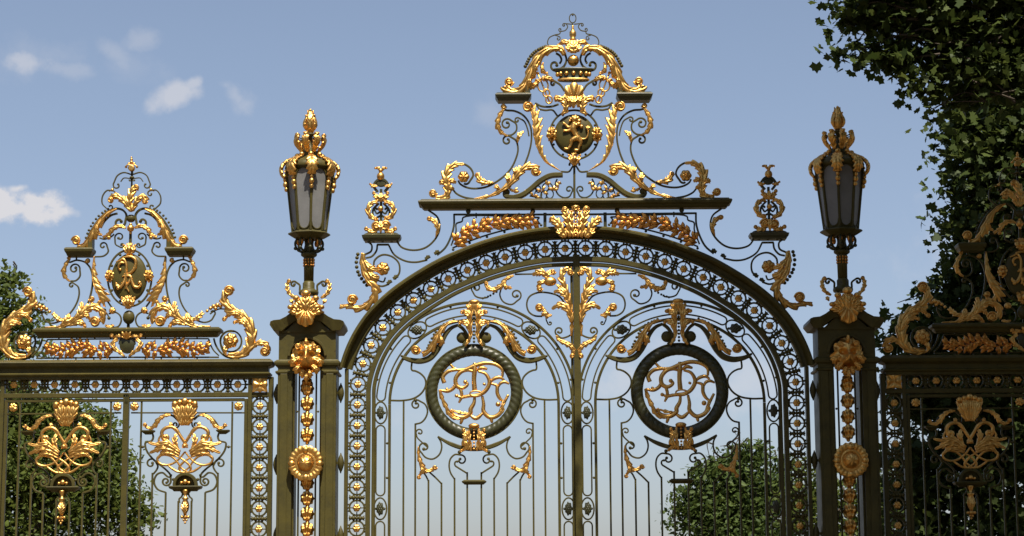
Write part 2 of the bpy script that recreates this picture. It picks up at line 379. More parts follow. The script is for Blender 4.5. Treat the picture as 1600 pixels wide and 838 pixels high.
def lionface(mb, cx, cy, rx, ry, y=-.3, h=14):
    g2 = lambda u, v, a, b, s, q=None: math.exp(-((u-a)**2/(s*s)+(v-b)**2/((q or s)**2)))
    def H(u, v):
        r = math.hypot(u, v); t = math.atan2(v, u); u *= .80; v = v*.80+.03
        z = 7*(1-min(1, r)**2.2)
        z += 9*g2(u, v, 0, -.12, .22, .26)+4.5*g2(u, v, 0, .18, .13, .3)+3.2*g2(u, v, 0, .48, .22, .14)
        z += 2.6*(g2(u, v, -.25, .33, .13, .07)+g2(u, v, .25, .33, .13, .07))
        z -= 6.5*(g2(u, v, -.22, .16, .12, .10)+g2(u, v, .22, .16, .12, .10))
        z += 1.7*(g2(u, v, -.22, .17, .05)+g2(u, v, .22, .17, .05))
        z += 2.4*(g2(u, v, -.16, -.22, .11)+g2(u, v, .16, -.22, .11))+2.2*g2(u, v, 0, -.02, .09, .06)
        z -= 10*g2(u, v, 0, -.42, .18, .06)
        z += 4.5*(g2(u, v, -.47, .55, .12)+g2(u, v, .47, .55, .12))-2.5*(g2(u, v, -.47, .53, .05)+g2(u, v, .47, .53, .05))
        k = min(1, max(0, (r-.58)/.22))
        z += k*(2.2*sin(t*9+6*r)+1.2*sin(t*5-8*r))
        return z*h/14
    R = lambda t: .90+.085*cos(t*9+1)+.03*cos(t*17)-.10*(abs(cos(t))**6)*(sin(t) > .2)+.10*math.exp(-((t-1.5*pi)/.25)**2)
    lobed(mb, cx, cy, rx, ry, H, R, y, nt=96, nr=26, back=4)
def clasp(mb, cx, cy, w, h, y=-.1):
    "leafy clasp of paired leaves around a beaded rib"
    for s in (-1, 1):
        leaf(mb, [(cx+s*w*.10, cy+h*.48), (cx+s*w*.17, cy), (cx+s*w*.15, cy-h*.45)], 2.8, n=3, h=4, y=y, base=.8)
        leaf(mb, [(cx+s*w*.14, cy+h*.05), (cx+s*w*.28, cy-h*.12), (cx+s*w*.36, cy-h*.30)], 4, n=3, h=4, y=y, base=.7, tip=3)
        leaf(mb, [(cx+s*w*.20, cy-h*.25), (cx+s*w*.32, cy+h*.10), (cx+s*w*.26, cy+h*.32), (cx+s*w*.45, cy+h*.47)], 5, n=4, h=4.5, y=y, base=.6, tip=2.5)
    lobed(mb, cx, cy-h*.46, w*.20, h*.10, lambda u, v: 5*(1-u*u-v*v)**.5 if u*u+v*v < 1 else 0, y=y-.02, nt=20, nr=6)
    for k in range(7): ball(mb, cx, cy-h*.32+k*h*.12, 1.9, y=y-.03, n=8)
def bracket(mb, x0, y0, x1, y1, x2, y2, dep=.16):
    "moulded shelf: horizontal arm x0..x2 between y1 and y2, upright x1..x2 from y0"
    xs = sorted((LX(x0, y1), LX(x2, y1))); z1, z2 = LZ(x0, y1), LZ(x0, y2)
    stack(mb, xs[0], xs[1], -dep+.03, dep-.03, [(z2, -.01), (z2+(z1-z2)*.25, .0), (z2+(z1-z2)*.45, .02), (z1-.025, .035), (z1-.01, .03), (z1, .01)])
    xs = sorted((LX(x1, y1), LX(x2, y1)))
    box(mb, xs[0], xs[1], -dep*.72, dep*.72, z1-.03, LZ(x0, y0))
    box(mb, xs[0]-.006, xs[1]+.006, -dep*.78, dep*.78, z1-.02, z1+.02)

# ================================================================ side panel (left; its mirror stands on the right)
OX = P(198.8, 580)[0]; PANX = OX
panel = thing('railing_panel', 'sunlit olive and gold railing panel at the left edge, crest against open sky', 'railing', (OX, 0, 0), 'crested railing panels flanking the gate')
ZB = .42
# --- frame
m = MB(); xr = LX(420, 600); z = lambda py: LZ(300, py)
stack(m, -xr+.02, xr+.0, -.11, .11, [(z(593), .0), (z(589), .0), (z(587), .035), (z(585), .04), (z(583), .0), (z(576), .0), (z(573), .06), (z(568), .085), (z(566), .07), (z(564), .04), (z(563), .03)])
m.build('cornice', 'green', panel, bevel=.004)
m = MB()
box(m, -xr, xr, -.05, .05, z(621), z(614)); box(m, -xr, xr, -.03, .03, z(593), z(589))
for s in (1,):
    for a, b in ((388, 394), (420, 427)): x0, x1 = LX(a, 620), LX(b, 620); box(m, x0, x1, -.06, .06, ZB, z(590)); box(m, -x1, -x0, -.06, .06, ZB, z(590))
box(m, -xr, xr, -.06, .06, ZB-.1, ZB)
m.build('frame', 'green', panel, bevel=.005)
m = MB(); box(m, LX(382, 640), LX(387, 640), -.035, .035, ZB, z(624)); m.mirror(); box(m, LX(382, 640)*-1, LX(382, 640), -.03, .03, z(627.5), z(623))
m.build('inner_frame', 'green', panel, bevel=.004)
m = MB(); cxm = LX(197.5, 640); box(m, -.045, .045, -.05, .05, ZB, z(616)); m.build('mullion', 'green', panel, bevel=.005)
m = MB(); box(m, -.016, .0, -.07, -.05, z(628), z(618)); box(m, .012, .028, -.07, -.05, z(628), z(618)); m.build('latch', 'iron', panel, bevel=.002)
# --- frieze of rings
fr = MB(); ros = []
for k in range(12):
    cx = 22.6+31.77*k; frieze_unit(fr, cx, 601); ros.append((cx, 601, 5.9))
    if k < 11: knot(fr, cx+15.9, 601, 0)
for k in range(9):
    y = 635+32*k; xx = 406.9
    # a plumb column: take x from the top and only the height from each point
    px_ = 406.9-(y-601)*.010
    frieze_unit(fr, px_, y); knot(fr, px_, y-16, pi/2); ros.append((px_, y, 5.9))
    pl_ = -13-(y-601)*.026
    frieze_unit(fr, pl_, y); knot(fr, pl_, y-16, pi/2); ros.append((pl_, y, 5.9))
fr.build('ring_frieze', 'green', panel)
for (cx, cy, r) in ros:
    m = MB(); rosette(m, cx, cy, r+.3, y=-.035, petals=6, h=2.6); m.build('rosette', 'gold' if cy < 610 else 'gold', panel)
for cx in (406.9, -13):
    m = MB(); lobed(m, cx, 601, 12.5, 12.5, lambda u, v: 1.5+3*abs(cos(2*math.atan2(v, u)))*math.sin(min(1, math.hypot(u, v))*pi*.9)+3*math.exp(-(u*u+v*v)/.04), lambda t: min(1/max(abs(cos(t)), 1e-3), 1/max(abs(sin(t)), 1e-3))*.98*(.95+.05*cos(8*t)), y=-.06, nt=48, nr=9)
    m.build('corner_plaque', 'gold', panel)
for cx, cy in ((373.3, 635), (210.8, 635.5)):
    m = MB(); rosette(m, cx, cy, 7.2, y=-.04, petals=7, h=3); r_ = m.build('boss_rosette', 'gold', panel); mpair(r_)
# --- bars
def fullbar(px, py, par, name='bar', w=2.7, both=True, zb=ZB):
    m = MB(); vbar(m, px, py, w=w, zb=zb); o = m.build(name, 'green', par)
    if both: mpair(o)
for px, py in ((221.5, 628), (363.3, 628), (238.3, 739), (259, 769.5), (278.8, 783), (299.3, 783), (320.7, 769.5), (340.6, 739)): fullbar(px, py, panel)
m = MB(); bar(m, [(205, 645.3), (276, 645.3)], 2.2, 3); bar(m, [(303, 645.3), (382, 645.3)], 2.2, 3)
mpair(m.build('cross_bar', 'green', panel))
# --- panel ornament (drawn on the right-hand bay)
ax = 290.0
def sym(f):                                        # mirror measured points about the bay axis
    return lambda pts: [(2*ax-a+0.0, b) for a, b in pts]
def both(fn): fn(lambda pts: pts); fn(lambda pts: [(2*ax-a, b) for a, b in pts])
def sgn_of(q): return 1 if q([(0, 0)])[0][0] == 0 else -1
m = MB()
def f(q):
    s = sgn_of(q)
    bar(m, q([(303, 656), (310, 650), (320, 648), (331, 653.5), (339, 663), (344, 672)]), 3.2, 4)
    bar(m, q([(299, 655), (300, 663)]), 2.4, 3, c1=(5.5, -s, 1.1))
    bar(m, q([(342, 677), (340.5, 683), (343, 689), (352.5, 692), (353, 697), (350, 706), (339, 719.5), (322, 733), (314, 742), (313.2, 750)]), 2.8, 4, c1=(7.5, -s, 1.25))
    bar(m, q([(319.5, 744), (326, 739), (334.5, 741.5), (339.3, 753), (334, 764.5), (320.9, 769.8)]), 2.8, 4, c0=(5, s, .45), boss=False)
    bar(m, q([(340.6, 741), (336, 735.5), (333.3, 729), (336, 723)]), 2.6, 3.6, c1=(8, s, 1.05))
    ball(m, *q([(357, 698.6)])[0], 2.3); bar(m, q([(353, 698.6), (363, 698.6)]), 1.6, 2)
    bar(m, q([(299.3, 786), (300, 780), (296, 776), (294, 768)]), 2.4, 3.4)
    ball(m, *q([(309, 749.5)])[0], 2.5)
for q_ in (lambda pts: pts, lambda pts: [(2*ax-a, b) for a, b in pts]):
    m = MB(); f(q_); mpair(m.build('scrollwork', 'green', panel))
m = MB()
pts = [(ax+17*cos(a), 759+18*sin(a)) for a in np.linspace(-pi, 0, 20)]
sweep3(m, plane(pts, -.03), FN, rectp(5, 9)); lobed(m, ax, 759, 15, 16, lambda u, v: 1.0, lambda t: 1 if sin(t) >= 0 else .02, y=0, nt=24, nr=3)
zz = lambda py: LZ(ax, py); xx = LX(ax, 760)
stack(m, xx-.22, xx+.22, -.06, .06, [(zz(768), -.04), (zz(765.5), -.02), (zz(764), .02), (zz(761), .035), (zz(759.5), .03)])
stack(m, xx-.08, xx+.08, -.04, .04, [(zz(774), -.04), (zz(768), 0)])
mpair(m.build('shelf', 'green', panel, bevel=.003))
for s in (-1, 1):
    m = MB(); x_ = LX(ax+s*58.5, 675); stack(m, x_-.085, x_+.085, -.05, .05, [(zz(679), -.04), (zz(676.5), -.01), (zz(674.5), .015), (zz(672.5), .02)])
    mpair(m.build('bracket_shelf', 'green', panel, bevel=.003))
m = MB()
[leaf(m, [(ax+a*.25, 665), (ax+a*.7, 650), (ax+a, b)], 4.6, n=3, h=5, y=-.06-.01*(2-k % 3), base=.55, tipw=.7, peak=.6, lob=.35) for k, (a, b) in enumerate(((-15.5, 634), (-8, 632), (15.5, 634), (8, 632), (0, 631)))]
for dx, dy, r in ((-15.5, 631.5, 5), (-8, 629, 4.4), (0, 627.3, 5.8), (8, 629, 4.4), (15.5, 631.5, 5)): ball(m, ax+dx, dy, r, y=-.09, sy=.8)
for s in (-1, 1): leaf(m, [(ax+s*3, 664), (ax+s*10, 652), (ax+s*18, 645)], 3.5, n=3, h=4, y=-.07)
o = m.build('gilt_shell', 'gold', panel); mpair(o)
for s in (-1, 1):
    m = MB(); q = lambda pts: [(ax+s*(a-ax), b) for a, b in pts]
    leaf(m, q([(312, 648.5), (322, 650), (331, 656), (337, 665), (345, 669.5), (351, 667)]), 3.4, n=6, h=3.6, y=-.05, base=.5, tipw=.5); volute(m, *q([(352.5, 664.5)])[0], 3.4, y=-.06, sg=s)
    mpair(m.build('gilt_arm', 'gold', panel))
m = MB()
gb = lambda pts, w=4.4, tap=(.7, 1, 1, .7), y=-.06, c1=None: bar(m, pts, w, 4, y=y, tap=tap, rnd=True, c1=c1)
def f(q):
    s = sgn_of(q)
    gb(q([(286, 700), (296, 684), (303, 672), (311, 667.5), (320, 669), (326, 675), (325, 683)]), 5.2, (.6, 1, 1.1, .9), c1=(5, s, 1.0))
    gb(q([(294, 697), (286, 686), (280, 677), (270, 668)]), 4.6)
    gb(q([(327, 679), (331, 688), (326, 695), (316, 698)]), 3.6)
    leaf(m, q([(311, 668), (313, 660)]), 2.6, n=2, h=3, y=-.06)
    leaf(m, q([(300, 702), (305, 693), (305, 682), (303, 678)]), 4, n=3, h=4, y=-.07)
    leaf(m, q([(297, 706), (306, 700), (318, 693), (332, 695), (347, 692)]), 4.6, n=4, h=4.5, y=-.08, base=.6)
    leaf(m, q([(298, 710), (312, 702), (326, 700), (338, 705), (345, 708)]), 4.6, n=4, h=4.5, y=-.07, base=.6)
    leaf(m, q([(299, 714), (312, 708), (324, 708), (333, 717)]), 4, n=4, h=4, y=-.06, base=.6)
    gb(q([(290, 706), (298, 716), (308, 724), (320, 727), (331, 723), (333, 716), (325, 711), (312, 713), (302, 722), (296, 731), (287, 737)]), 3.8)
    gb(q([(283, 716), (292, 722), (299, 731), (297, 737), (290, 738.5)]), 3.8)
    gb(q([(290, 738.5), (302, 737), (312, 731), (318, 726)]), 3.8)
both(f); ball(m, ax, 697, 3.6, y=-.11)
o = m.build('gilt_interlace', 'gold', panel); mpair(o)
m = MB(); ball(m, ax, 753, 4.3, y=-.05); ball(m, ax-6, 754.5, 2.6, y=-.05); ball(m, ax+6, 754.5, 2.6, y=-.05)
cx_ = LX(ax, 790)
lathe(m, cx_, -.04, [(r*S, zz(y)) for r, y in ((5, 766), (4.4, 768), (2.4, 773), (2.2, 777), (5.2, 778), (5.2, 780), (3.5, 781.5), (5.6, 786), (6.6, 791), (5.6, 797), (3, 802), (2.2, 805))], n=16)
leaf(m, [(ax, 803), (ax-.3, 795), (ax, 785)], 4.5, n=4, h=4, y=-.09)
for dx, dy, r in ((-5, 808, 2.6), (5, 808, 2.6), (0, 808, 3.6), (-2, 813, 2), (2, 813, 2), (0, 817, 1.9)): ball(m, ax+dx, dy, r, y=-.05)
o = m.build('gilt_drop', 'gold', panel); mpair(o)
# --- upper rail with leafy frieze and cartouche
m = MB(); xr2 = LX(340, 520)
stack(m, -xr2, xr2, -.07, .07, [(z(527), -.01), (z(524), .02), (z(521.5), .03), (z(519), .07), (z(515.5), .075), (z(513.5), .04), (z(512.5), .03)])
m.build('upper_rail', 'green', panel, bevel=.004)
m = MB()
bar(m, [(200, 529.5), (326, 529.5)], 2, 3); bar(m, [(326, 529.5), (329, 539), (334, 548), (342, 556)], 2.2, 3); bar(m, [(200, 558.5), (342, 558.5)], 2.4, 3)
bar(m, [(334, 529), (337, 539), (343, 549), (352, 557), (362, 560)], 2.8, 3.6)
for px in (227, 252, 280, 308): bar(m, [(px, 526), (px, 530)], 2, 3); bar(m, [(px, 558), (px, 564)], 2, 3)
ringc(m, 361, 533.5, 16.5, w=2.6, d=3.6)
bar(m, [(366, 518), (353, 519), (345, 528), (346, 543), (354, 556), (366, 561)], 2.6, 3.6)
m.mirror(); m.build('frieze_frame', 'green', panel)
def garland(pts, n, ln, w, seed, lo=35, hi=75, y=-.03):
    mb = MB(); q = cat(pts, 30); R_ = random.Random(seed)
    bar(mb, pts, 2, 2, y=y, rnd=True)
    for k in range(n):
        i = int((k+.3)*(len(q)-2)/n); d = q[i+1]-q[i]; a = -math.degrees(math.atan2(d[1], d[0])); s = 1 if k % 2 else -1
        a0 = a+s*R_.uniform(lo, hi)
        leaflet(mb, q[i][0], q[i][1], a0, ln*R_.uniform(.8, 1.15), w*R_.uniform(.85, 1.15), y=y-.005, h=2.6)
        leaflet(mb, q[i][0], q[i][1], a0-s*R_.uniform(22, 34), ln*R_.uniform(.6, .95), w*.85, y=y-.018, h=2.6)
        if k % 3 == 2: ball(mb, q[i][0]+R_.uniform(-3, 3), q[i][1]-s*R_.uniform(4, 7), 1.9, y=y-.02, n=7)
    return mb
for sd_, pts in ((1, [(222, 544), (250, 549), (275, 541), (300, 548), (328, 545)]),):
    o = garland(pts, 24, 16, 8.5, sd_, 35, 85).build('leaf_garland', 'oldgold', panel); mpair(o)
m = MB(); lobed(m, 199.5, 538, 15, 14, lambda u, v: 2.0+3*(1-min(1, u*u+v*v)), lambda t: 1-.32*math.exp(-((t-1.5*pi)/.9)**2)*0-.10*cos(2*t)-.12*(sin(t) < 0)*abs(cos(t)), y=-.04)
cart = m.build('cartouche', 'iron', panel)
m = MB()
for s in (-1, 1):
    q = lambda pts: [(199.5+s*(a-199.5), b) for a, b in pts]
    leaf(m, q([(203, 557), (210, 551), (218, 545), (221, 536), (215, 530), (222, 524)]), 3.4, n=5, h=4, y=-.08, base=.6, tip=3.4)
    leaf(m, q([(204, 527), (212, 525), (221, 528)]), 3, n=3, h=4, y=-.08)
shell(m, 199.5, 522, 8, 9, y=-.08, n=5, h=6)
m.build('gilt_surround', 'gold', cart)
# --- large end scroll
m = MB()
leaf(m, [(356, 556), (374, 557), (389, 547), (395.5, 527), (392, 507), (379, 492), (361, 481), (352.5, 468), (355, 458)], 10, 5.5, n=9, h=7, y=-.04, base=.55, tipw=.55, peak=.35, lob=.42)
leaf(m, [(382, 497), (372, 490), (360, 491), (352, 499)], 4, 4.5, n=4, h=5, y=-.07, base=.6, tip=3.6)
leaf(m, [(391, 518), (384, 506), (375, 502), (368, 504)], 4.5, n=3, h=5, y=-.08, base=.6, tip=2.8)
leaf(m, [(355, 557), (352, 550), (355, 543), (360, 541)], 3.5, n=3, h=4, y=-.05)
volute(m, 358.5, 455, 8.2, y=-.05, sg=-1)
leaf(m, [(391, 546), (401, 538), (411, 536.5), (419, 542), (420, 548)], 4.5, n=4, h=4.5, y=-.05, base=.6, tipw=.6); 
volute(m, 414.6, 549.5, 7.8, y=-.05, sg=1)
rosette(m, 361, 532.5, 12.5, y=-.04, petals=7, h=6); volute(m, 361, 532.5, 7.5, y=-.075, sg=1)
o = m.build('gilt_end_scroll', 'gold', panel); mpair(o)
# --- crest ironwork
m = MB()
ccx = 203.8
bar(m, [(206, 268), (206, 296)], 2.6, 3); bar(m, [(204.8, 360), (204.6, 384)], 2.6, 3); bar(m, [(201, 500), (200.6, 516)], 4, 4)
bar(m, [(207, 273), (219.6, 269.8), (229, 274.5), (233.8, 285)], 2.0, 3, c1=(6.5, 1, .75)); bar(m, [(210, 279), (219, 278.5), (223.5, 284)], 1.6, 2.4, c0=(2.5, -1, .8))
ball(m, 206.4, 277.6, 3.6, ry=2.2)
bar(m, [(236, 298), (244, 297.5), (250.5, 306), (250.5, 318), (243, 326)], 2.0, 3, c0=(5, -1, .8), c1=(5.5, 1, .8))
bar(m, [(213, 346), (212, 336), (218, 328.5), (228, 326), (240, 330), (252, 340), (262, 354), (269, 368), (273, 384)], 3.2, 5, c0=(9, -1, 1.0))
bar(m, [(226, 333.5), (236, 336.5), (246, 346), (251, 356)], 3, 4)
ball(m, 205.5, 341.6, 6.3)
bar(m, [(228, 374), (226.5, 382), (219.6, 386)], 2.2, 3, c0=(7.5, -1, .95), c1=(4, 1, .9))
bar(m, [(240, 384), (237.6, 393), (244, 399.6), (259, 401)], 2.4, 3, c0=(6, 1, .9)); bar(m, [(259, 401), (259, 410)], 2.4, 3); bar(m, [(229.5, 366), (236, 371), (245, 373.5), (252, 371.5)], 2.2, 3)
bar(m, [(286.7, 399), (286.7, 407)], 2.4, 3)
bar(m, [(272, 409.5), (279, 407), (287, 406), (295, 408.6)], 2.6, 3, c0=(4.2, 1, .7), c1=(3.2, -1, .6))
bar(m, [(294, 438.5), (286, 437.8), (280, 431), (280.5, 421)], 2.5, 3, c1=(8.5, 1, 1.15))
bar(m, [(288.5, 442.4), (282, 447.5), (279.8, 457), (281.3, 468), (287, 481), (297, 493.5), (308, 501), (320, 504), (330, 500.5), (335, 493)], 2.4, 3, c0=(4.5, 1, .9), c1=(5, -1, .55))
bar(m, [(328, 491), (335, 486), (343, 483), (354, 483.5)], 2.0, 3)
bar(m, [(274, 408), (266, 416), (261, 427), (259.5, 440), (261, 456), (265.5, 474), (270, 484)], 2.8, 3.4)
bar(m, [(240, 461), (234.5, 471), (228, 480)], 2.6, 3); bar(m, [(226, 487), (232, 490.5)], 2, 3); ball(m, 239.3, 484.9, 3.4); ball(m, 231.4, 497, 2.8); bar(m, [(239.3, 485), (234, 491), (231.4, 497)], 2, 2.6)
bar(m, [(231, 490), (222, 488), (214.5, 493), (212, 501), (216, 510), (224, 512)], 2.4, 3, c1=(3, -1, .8))
beads(m, [(241, 326.5), (252, 334), (262, 345.5), (269, 358), (273.5, 371)], 10, 2.1, y=.0)
m.mirror()
ringc(m, 202.6, 434.8, 34.2, 44.2, w=2.8, d=3.6, n=48)
for a in np.radians([28, 62, 118, 152, 208, 242, 298, 332]): ball(m, 202.6+31.6*cos(a), 434.8-41*sin(a), 2.3)
ball(m, 201.2, 496, 9.6, ry=11.2, sy=.8, n=18)
crest = m.build('crest', 'green', panel)
m = MB()
bracket(m, 301.5, 373, 260.5, 389, 268.5, 399.5) if False else None
x0, x1 = LX(262, 395), LX(301, 395); stack(m, x0, x1, -.12, .12, [(z(400.5), -.015), (z(397), .0), (z(394), .02), (z(390.5), .03), (z(388.5), .02), (z(387.5), .0)])
x0, x1 = LX(261, 395), LX(267.5, 395); box(m, x0, x1, -.10, .10, z(390), z(372))
o = m.build('bracket_shelf', 'green', crest, bevel=.004); mpair(o)
m = MB(); lobed(m, 202.6, 434.8, 28.5, 39, lambda u, v: 2+6*math.sqrt(max(0, 1-u*u-v*v)), y=-.01, nt=48, nr=12)
sh = m.build('oval_shield', 'green', crest)
def gpart(name, mb, par, mirror=True, mt='gold'):
    o = mb.build(name, mt, par)
    if mirror: mpair(o)
    return o
m = MB()                                             # finial
ball(m, 206, 263.6, 5.2); lobed(m, 205.8, 263, 5, 5, lambda u, v: 4, y=-.02, nt=12, nr=3)
for dx, dy, r in ((-8.5, 261, 2.2), (8.5, 261, 2.2), (-4, 256, 2.2), (4, 256, 2.2), (0, 254, 3), (0, 249.5, 2.3), (0, 246.5, 1.6)): ball(m, 205.5+dx, dy, r)
for s in (-1, 1): bar(m, [(205.5, 259), (205.5+5*s, 257.5), (205.5+9*s, 261)], 2.4, 2.4, rnd=True, y=-.02)
gpart('finial', m, crest, False)
m = MB(); ball(m, 236, 296.5, 2.4); bar(m, [(233, 291), (236, 296.5), (241, 299)], 1.8, 1.8, rnd=True); gpart('gilt_joint', m, crest)
m = MB()
leaf(m, [(207, 331), (203, 320), (205, 306), (209, 296), (214, 293.5)], 5.6, n=4, h=7, y=-.04, base=.8, tipw=.7, tip=5, tsg=1)
leaf(m, [(205, 330), (198, 319), (188, 309), (178, 307), (174, 313)], 4.8, n=4, h=6, y=-.05, base=.7, tipw=.6, tip=5, tsg=-1)
leaf(m, [(208, 330), (212, 320), (219, 310), (227, 308), (231, 313)], 4.4, n=4, h=6, y=-.05, base=.7, tipw=.6); volute(m, 227.5, 315, 4.8, y=-.06)
gpart('gilt_plume', m, crest, False)
m = MB()
leaf(m, [(227, 325.5), (241, 332), (253, 345), (262, 361), (269, 374), (277, 382), (285, 383)], 2.5, 9, n=5, h=7, y=-.05, base=.3, tipw=.5, peak=.5)
leaf(m, [(250, 344), (256, 356), (254, 364), (247, 367)], 4, n=3, h=5, y=-.07, base=.5)
volute(m, 287.3, 375.5, 7.4, y=-.05, sg=-1)
gpart('gilt_arm', m, crest)
m = MB(); leaf(m, [(211, 356.5), (221, 353.5), (231, 358), (237, 366), (246, 371)], 3.6, n=5, h=4, y=-.05, base=.6, tipw=.4); leaf(m, [(238, 367), (236, 374)], 3, n=2, h=3, y=-.05); gpart('gilt_branch', m, crest)
m = MB(); ball(m, 204.8, 357, 5.8, y=-.04); ball(m, 204.8, 364, 2.4, y=-.04); ball(m, 204.8, 351, 2.6, y=-.04); gpart('gilt_ball', m, crest, False)
m = MB()
leaf(m, [(297, 404), (302, 413), (304.5, 425), (300, 434), (294, 439)], 3.8, 3, n=4, h=3.6, y=-.03, base=.6)
volute(m, 297.5, 401.5, 3.4, y=-.03); gpart('gilt_side_leaf', m, crest); m = MB(); volute(m, 269, 407, 3.8, y=-.03); gpart('gilt_curl', m, crest)
m = MB()
leaf(m, [(259, 400), (260, 418), (258.5, 436), (253, 452), (246.5, 465), (246, 473)], 1.5, 13, n=7, h=5.5, y=-.04, base=.15, tipw=.5, peak=.6, lob=.62, sweepk=.85)
leaf(m, [(246, 470), (249, 476.5), (256, 476), (260.5, 470)], 3.4, n=3, h=5, y=-.05, base=.8, tip=0); volute(m, 258.5, 467, 5, y=-.05)
gpart('gilt_wing', m, crest)
m = MB()
leaf(m, [(330, 511), (312, 511.5), (298, 508), (283, 499), (270, 488), (258, 481), (246, 484), (240.5, 494), (243, 503)], 4.5, 6.5, n=8, h=6.5, y=-.05, base=.3, tipw=.7, peak=.5, lob=.45); volute(m, 251.5, 503, 8.4, y=-.06, sg=-1)
leaf(m, [(284, 503), (276, 493), (273, 482), (274.5, 471.5)], 6, n=4, h=5.5, y=-.07, base=.5)
leaf(m, [(292, 508), (280, 504), (270, 505), (267, 510)], 4.5, n=3, h=5, y=-.06, base=.5, tip=3)
leaf(m, [(276, 497), (268, 492), (262, 495), (260, 499)], 3.6, n=3, h=4, y=-.08, base=.5)
leaf(m, [(305, 508), (298, 502), (293, 494), (295, 490)], 4.6, n=3, h=5, y=-.06, base=.5)
leaf(m, [(298, 497), (305, 499), (312, 495), (318, 488.5)], 3.6, n=4, h=4, y=-.05, base=.5, tipw=.6)
gpart('gilt_acanthus', m, crest)
m = MB(); leaf(m, [(222, 508), (229, 511), (236, 508)], 3.2, n=3, h=3.6, y=-.04); gpart('gilt_leaf', m, crest)
m = MB(); lobed(m, 225.9, 485.3, 5.2, 5.2, lambda u, v: 4*(1-.6*(u*u+v*v))+.8*cos(6*math.atan2(v, u)), y=-.03, nt=24, nr=6); gpart('gilt_boss', m, crest)
m = MB(); [ball(m, a, b, r, y=-.02, n=8) for a, b, r in ((324, 486, 2.6), (329, 482, 3), (334, 479, 3.6), (340, 477, 4), (337, 482, 3), (345, 479, 3))]; gpart('gilt_berries', m, crest)
def mask(mb, cx, cy, rx, ry, y=-.05): lionface(mb, cx, cy, rx, ry, y=y, h=6)
m = MB(); mask(m, 172.5, 431, 8.5, 10.5); gpart('mask', m, sh, False); m = MB(); mask(m, 233, 431, 8.5, 10.5); gpart('mask', m, sh, False)
def badge(mb, cx, cy, r, y=-.06):
    for s in (-1, 1):
        leaf(mb, [(cx, cy+r*.8), (cx+s*r*.7, cy+r*.3), (cx+s*r*.8, cy-r*.5), (cx+s*r*1.1, cy-r*.7)], r*.35, n=3, h=r*.4, y=y, base=.7, tip=r*.22)
    ball(mb, cx, cy, r*.5, ry=r*.65, y=y-.03); leaf(mb, [(cx, cy-r*.2), (cx, cy-r*1.1)], r*.5, n=3, h=r*.4, y=y, base=.8); leaf(mb, [(cx, cy+r*.2), (cx, cy+r*1.2)], r*.5, n=3, h=r*.4, y=y, base=.8)
m = MB(); badge(m, 203.5, 389.5, 8.5); gpart('gilt_badge', m, sh, False); m = MB(); badge(m, 201.6, 472, 9); gpart('gilt_badge', m, sh, False)
# monogram of the shield (R crossed by a reversed F)
m = MB(); MY = -.09
def stroke(pts, w=3.4, tap=(.5, 1, 1, .5), c1=None, y=MY): bar(m, pts, w*1.25, 3, y=y, tap=tap, rnd=True, c1=c1, boss=False)
c3 = lambda *q: [(80+a/5.587, 380+b/5.587) for a, b in q]
stroke(c3((575, 165), (600, 155), (640, 140), (665, 190), (662, 260), (660, 330), (670, 390), (690, 425)), 3.6)
stroke(c3((625, 130), (680, 118), (720, 125), (745, 150), (745, 200), (720, 245), (680, 270), (640, 275)), 4.2)
stroke(c3((745, 140), (748, 170), (745, 220)), 3.6); stroke(c3((600, 225), (600, 190), (625, 170), (650, 175)), 3.4)
stroke(c3((630, 290), (660, 285), (700, 290), (712, 330), (735, 380), (770, 385), (792, 360), (780, 338)), 4.2)
stroke(c3((655, 300), (640, 350), (610, 385), (580, 370), (578, 345)), 4.4); stroke(c3((700, 290), (690, 340), (668, 370), (655, 400)), 3.2); ball(m, *c3((595, 395))[0], 3, y=MY)
stroke(c3((610, 400), (590, 370), (572, 360)), 3.4); ball(m, *c3((780, 345))[0], 2.6, y=MY); ball(m, *c3((612, 232))[0], 2.4, y=MY)
mono_side = m.build('monogram', 'gold', sh); mono_side_cx = LX(202, 430)
# ================================================================ gate leaf (left; mirror on the right)
RC = [(883, 388.4), (851.7, 390), (820.7, 394.8), (789.4, 402), (759.8, 411), (730.6, 422.4), (700.5, 435.9), (673.3, 451.6), (646, 469.4), (621.7, 488.3), (598.2, 512.4), (580, 540), (567.3, 569), (559.5, 601)]
GAX = P(901.3, 610)[0]
def xat(px_, y0, y1):
    "view x at height y1 of a plumb line that passes (px_, y0)"
    w = P(px_, y0)[0]; a = px_
    for _ in range(6): a += (w-P(a, y1)[0])/.01
    return a
for k in range(9): RC.append((xat(558.6, 633, 633.3+32.1*k), 633.3+32.1*k))
OX = P(740.8, 640)[0]; leafg = thing('gate_leaf', 'left gate leaf in full sun, hung on the left pillar, olive bars against open sky', 'gate', (OX, 0, 0), 'tall double gate leaves under the arch')
ax = 740.8; ZG = .25
ccurve = cat([(xat(901.3, 610, 388)+.0, 388.0)]+RC, 12)            # centre line of the ring frieze, apex to foot
rail = offs(ccurve[::-1], 25.5) [::-1]
rail = [tuple(p) for p in rail if p[0] < xat(901.3, 610, 400)-1 and p[1] < 850]
m = MB(); sweep3(m, plane(rail), FN, rectp(5.6, 8)); x_ = LX(581.8, 800); box(m, x_-.028, x_+.028, -.04, .04, ZG, LZ(581.8, 842))
m.build('outer_rail', 'green', leafg)
CX, CY = 740.8, 632
def arcp(R, a0, a1, n=40): return [(CX+R*sin(radians(a)), CY-R*cos(radians(a))) for a in np.linspace(a0, a1, n)]
m = MB()
inn = arcp(132, -90, 90, 60); sweep3(m, plane(inn, 0), FN, rectp(4.2, 6))
for s in (-1, 1): x_ = LX(CX+s*132, CY); box(m, x_-.021, x_+.021, -.03, .03, ZG, LZ(CX, CY))
m.build('inner_arch', 'green', leafg)
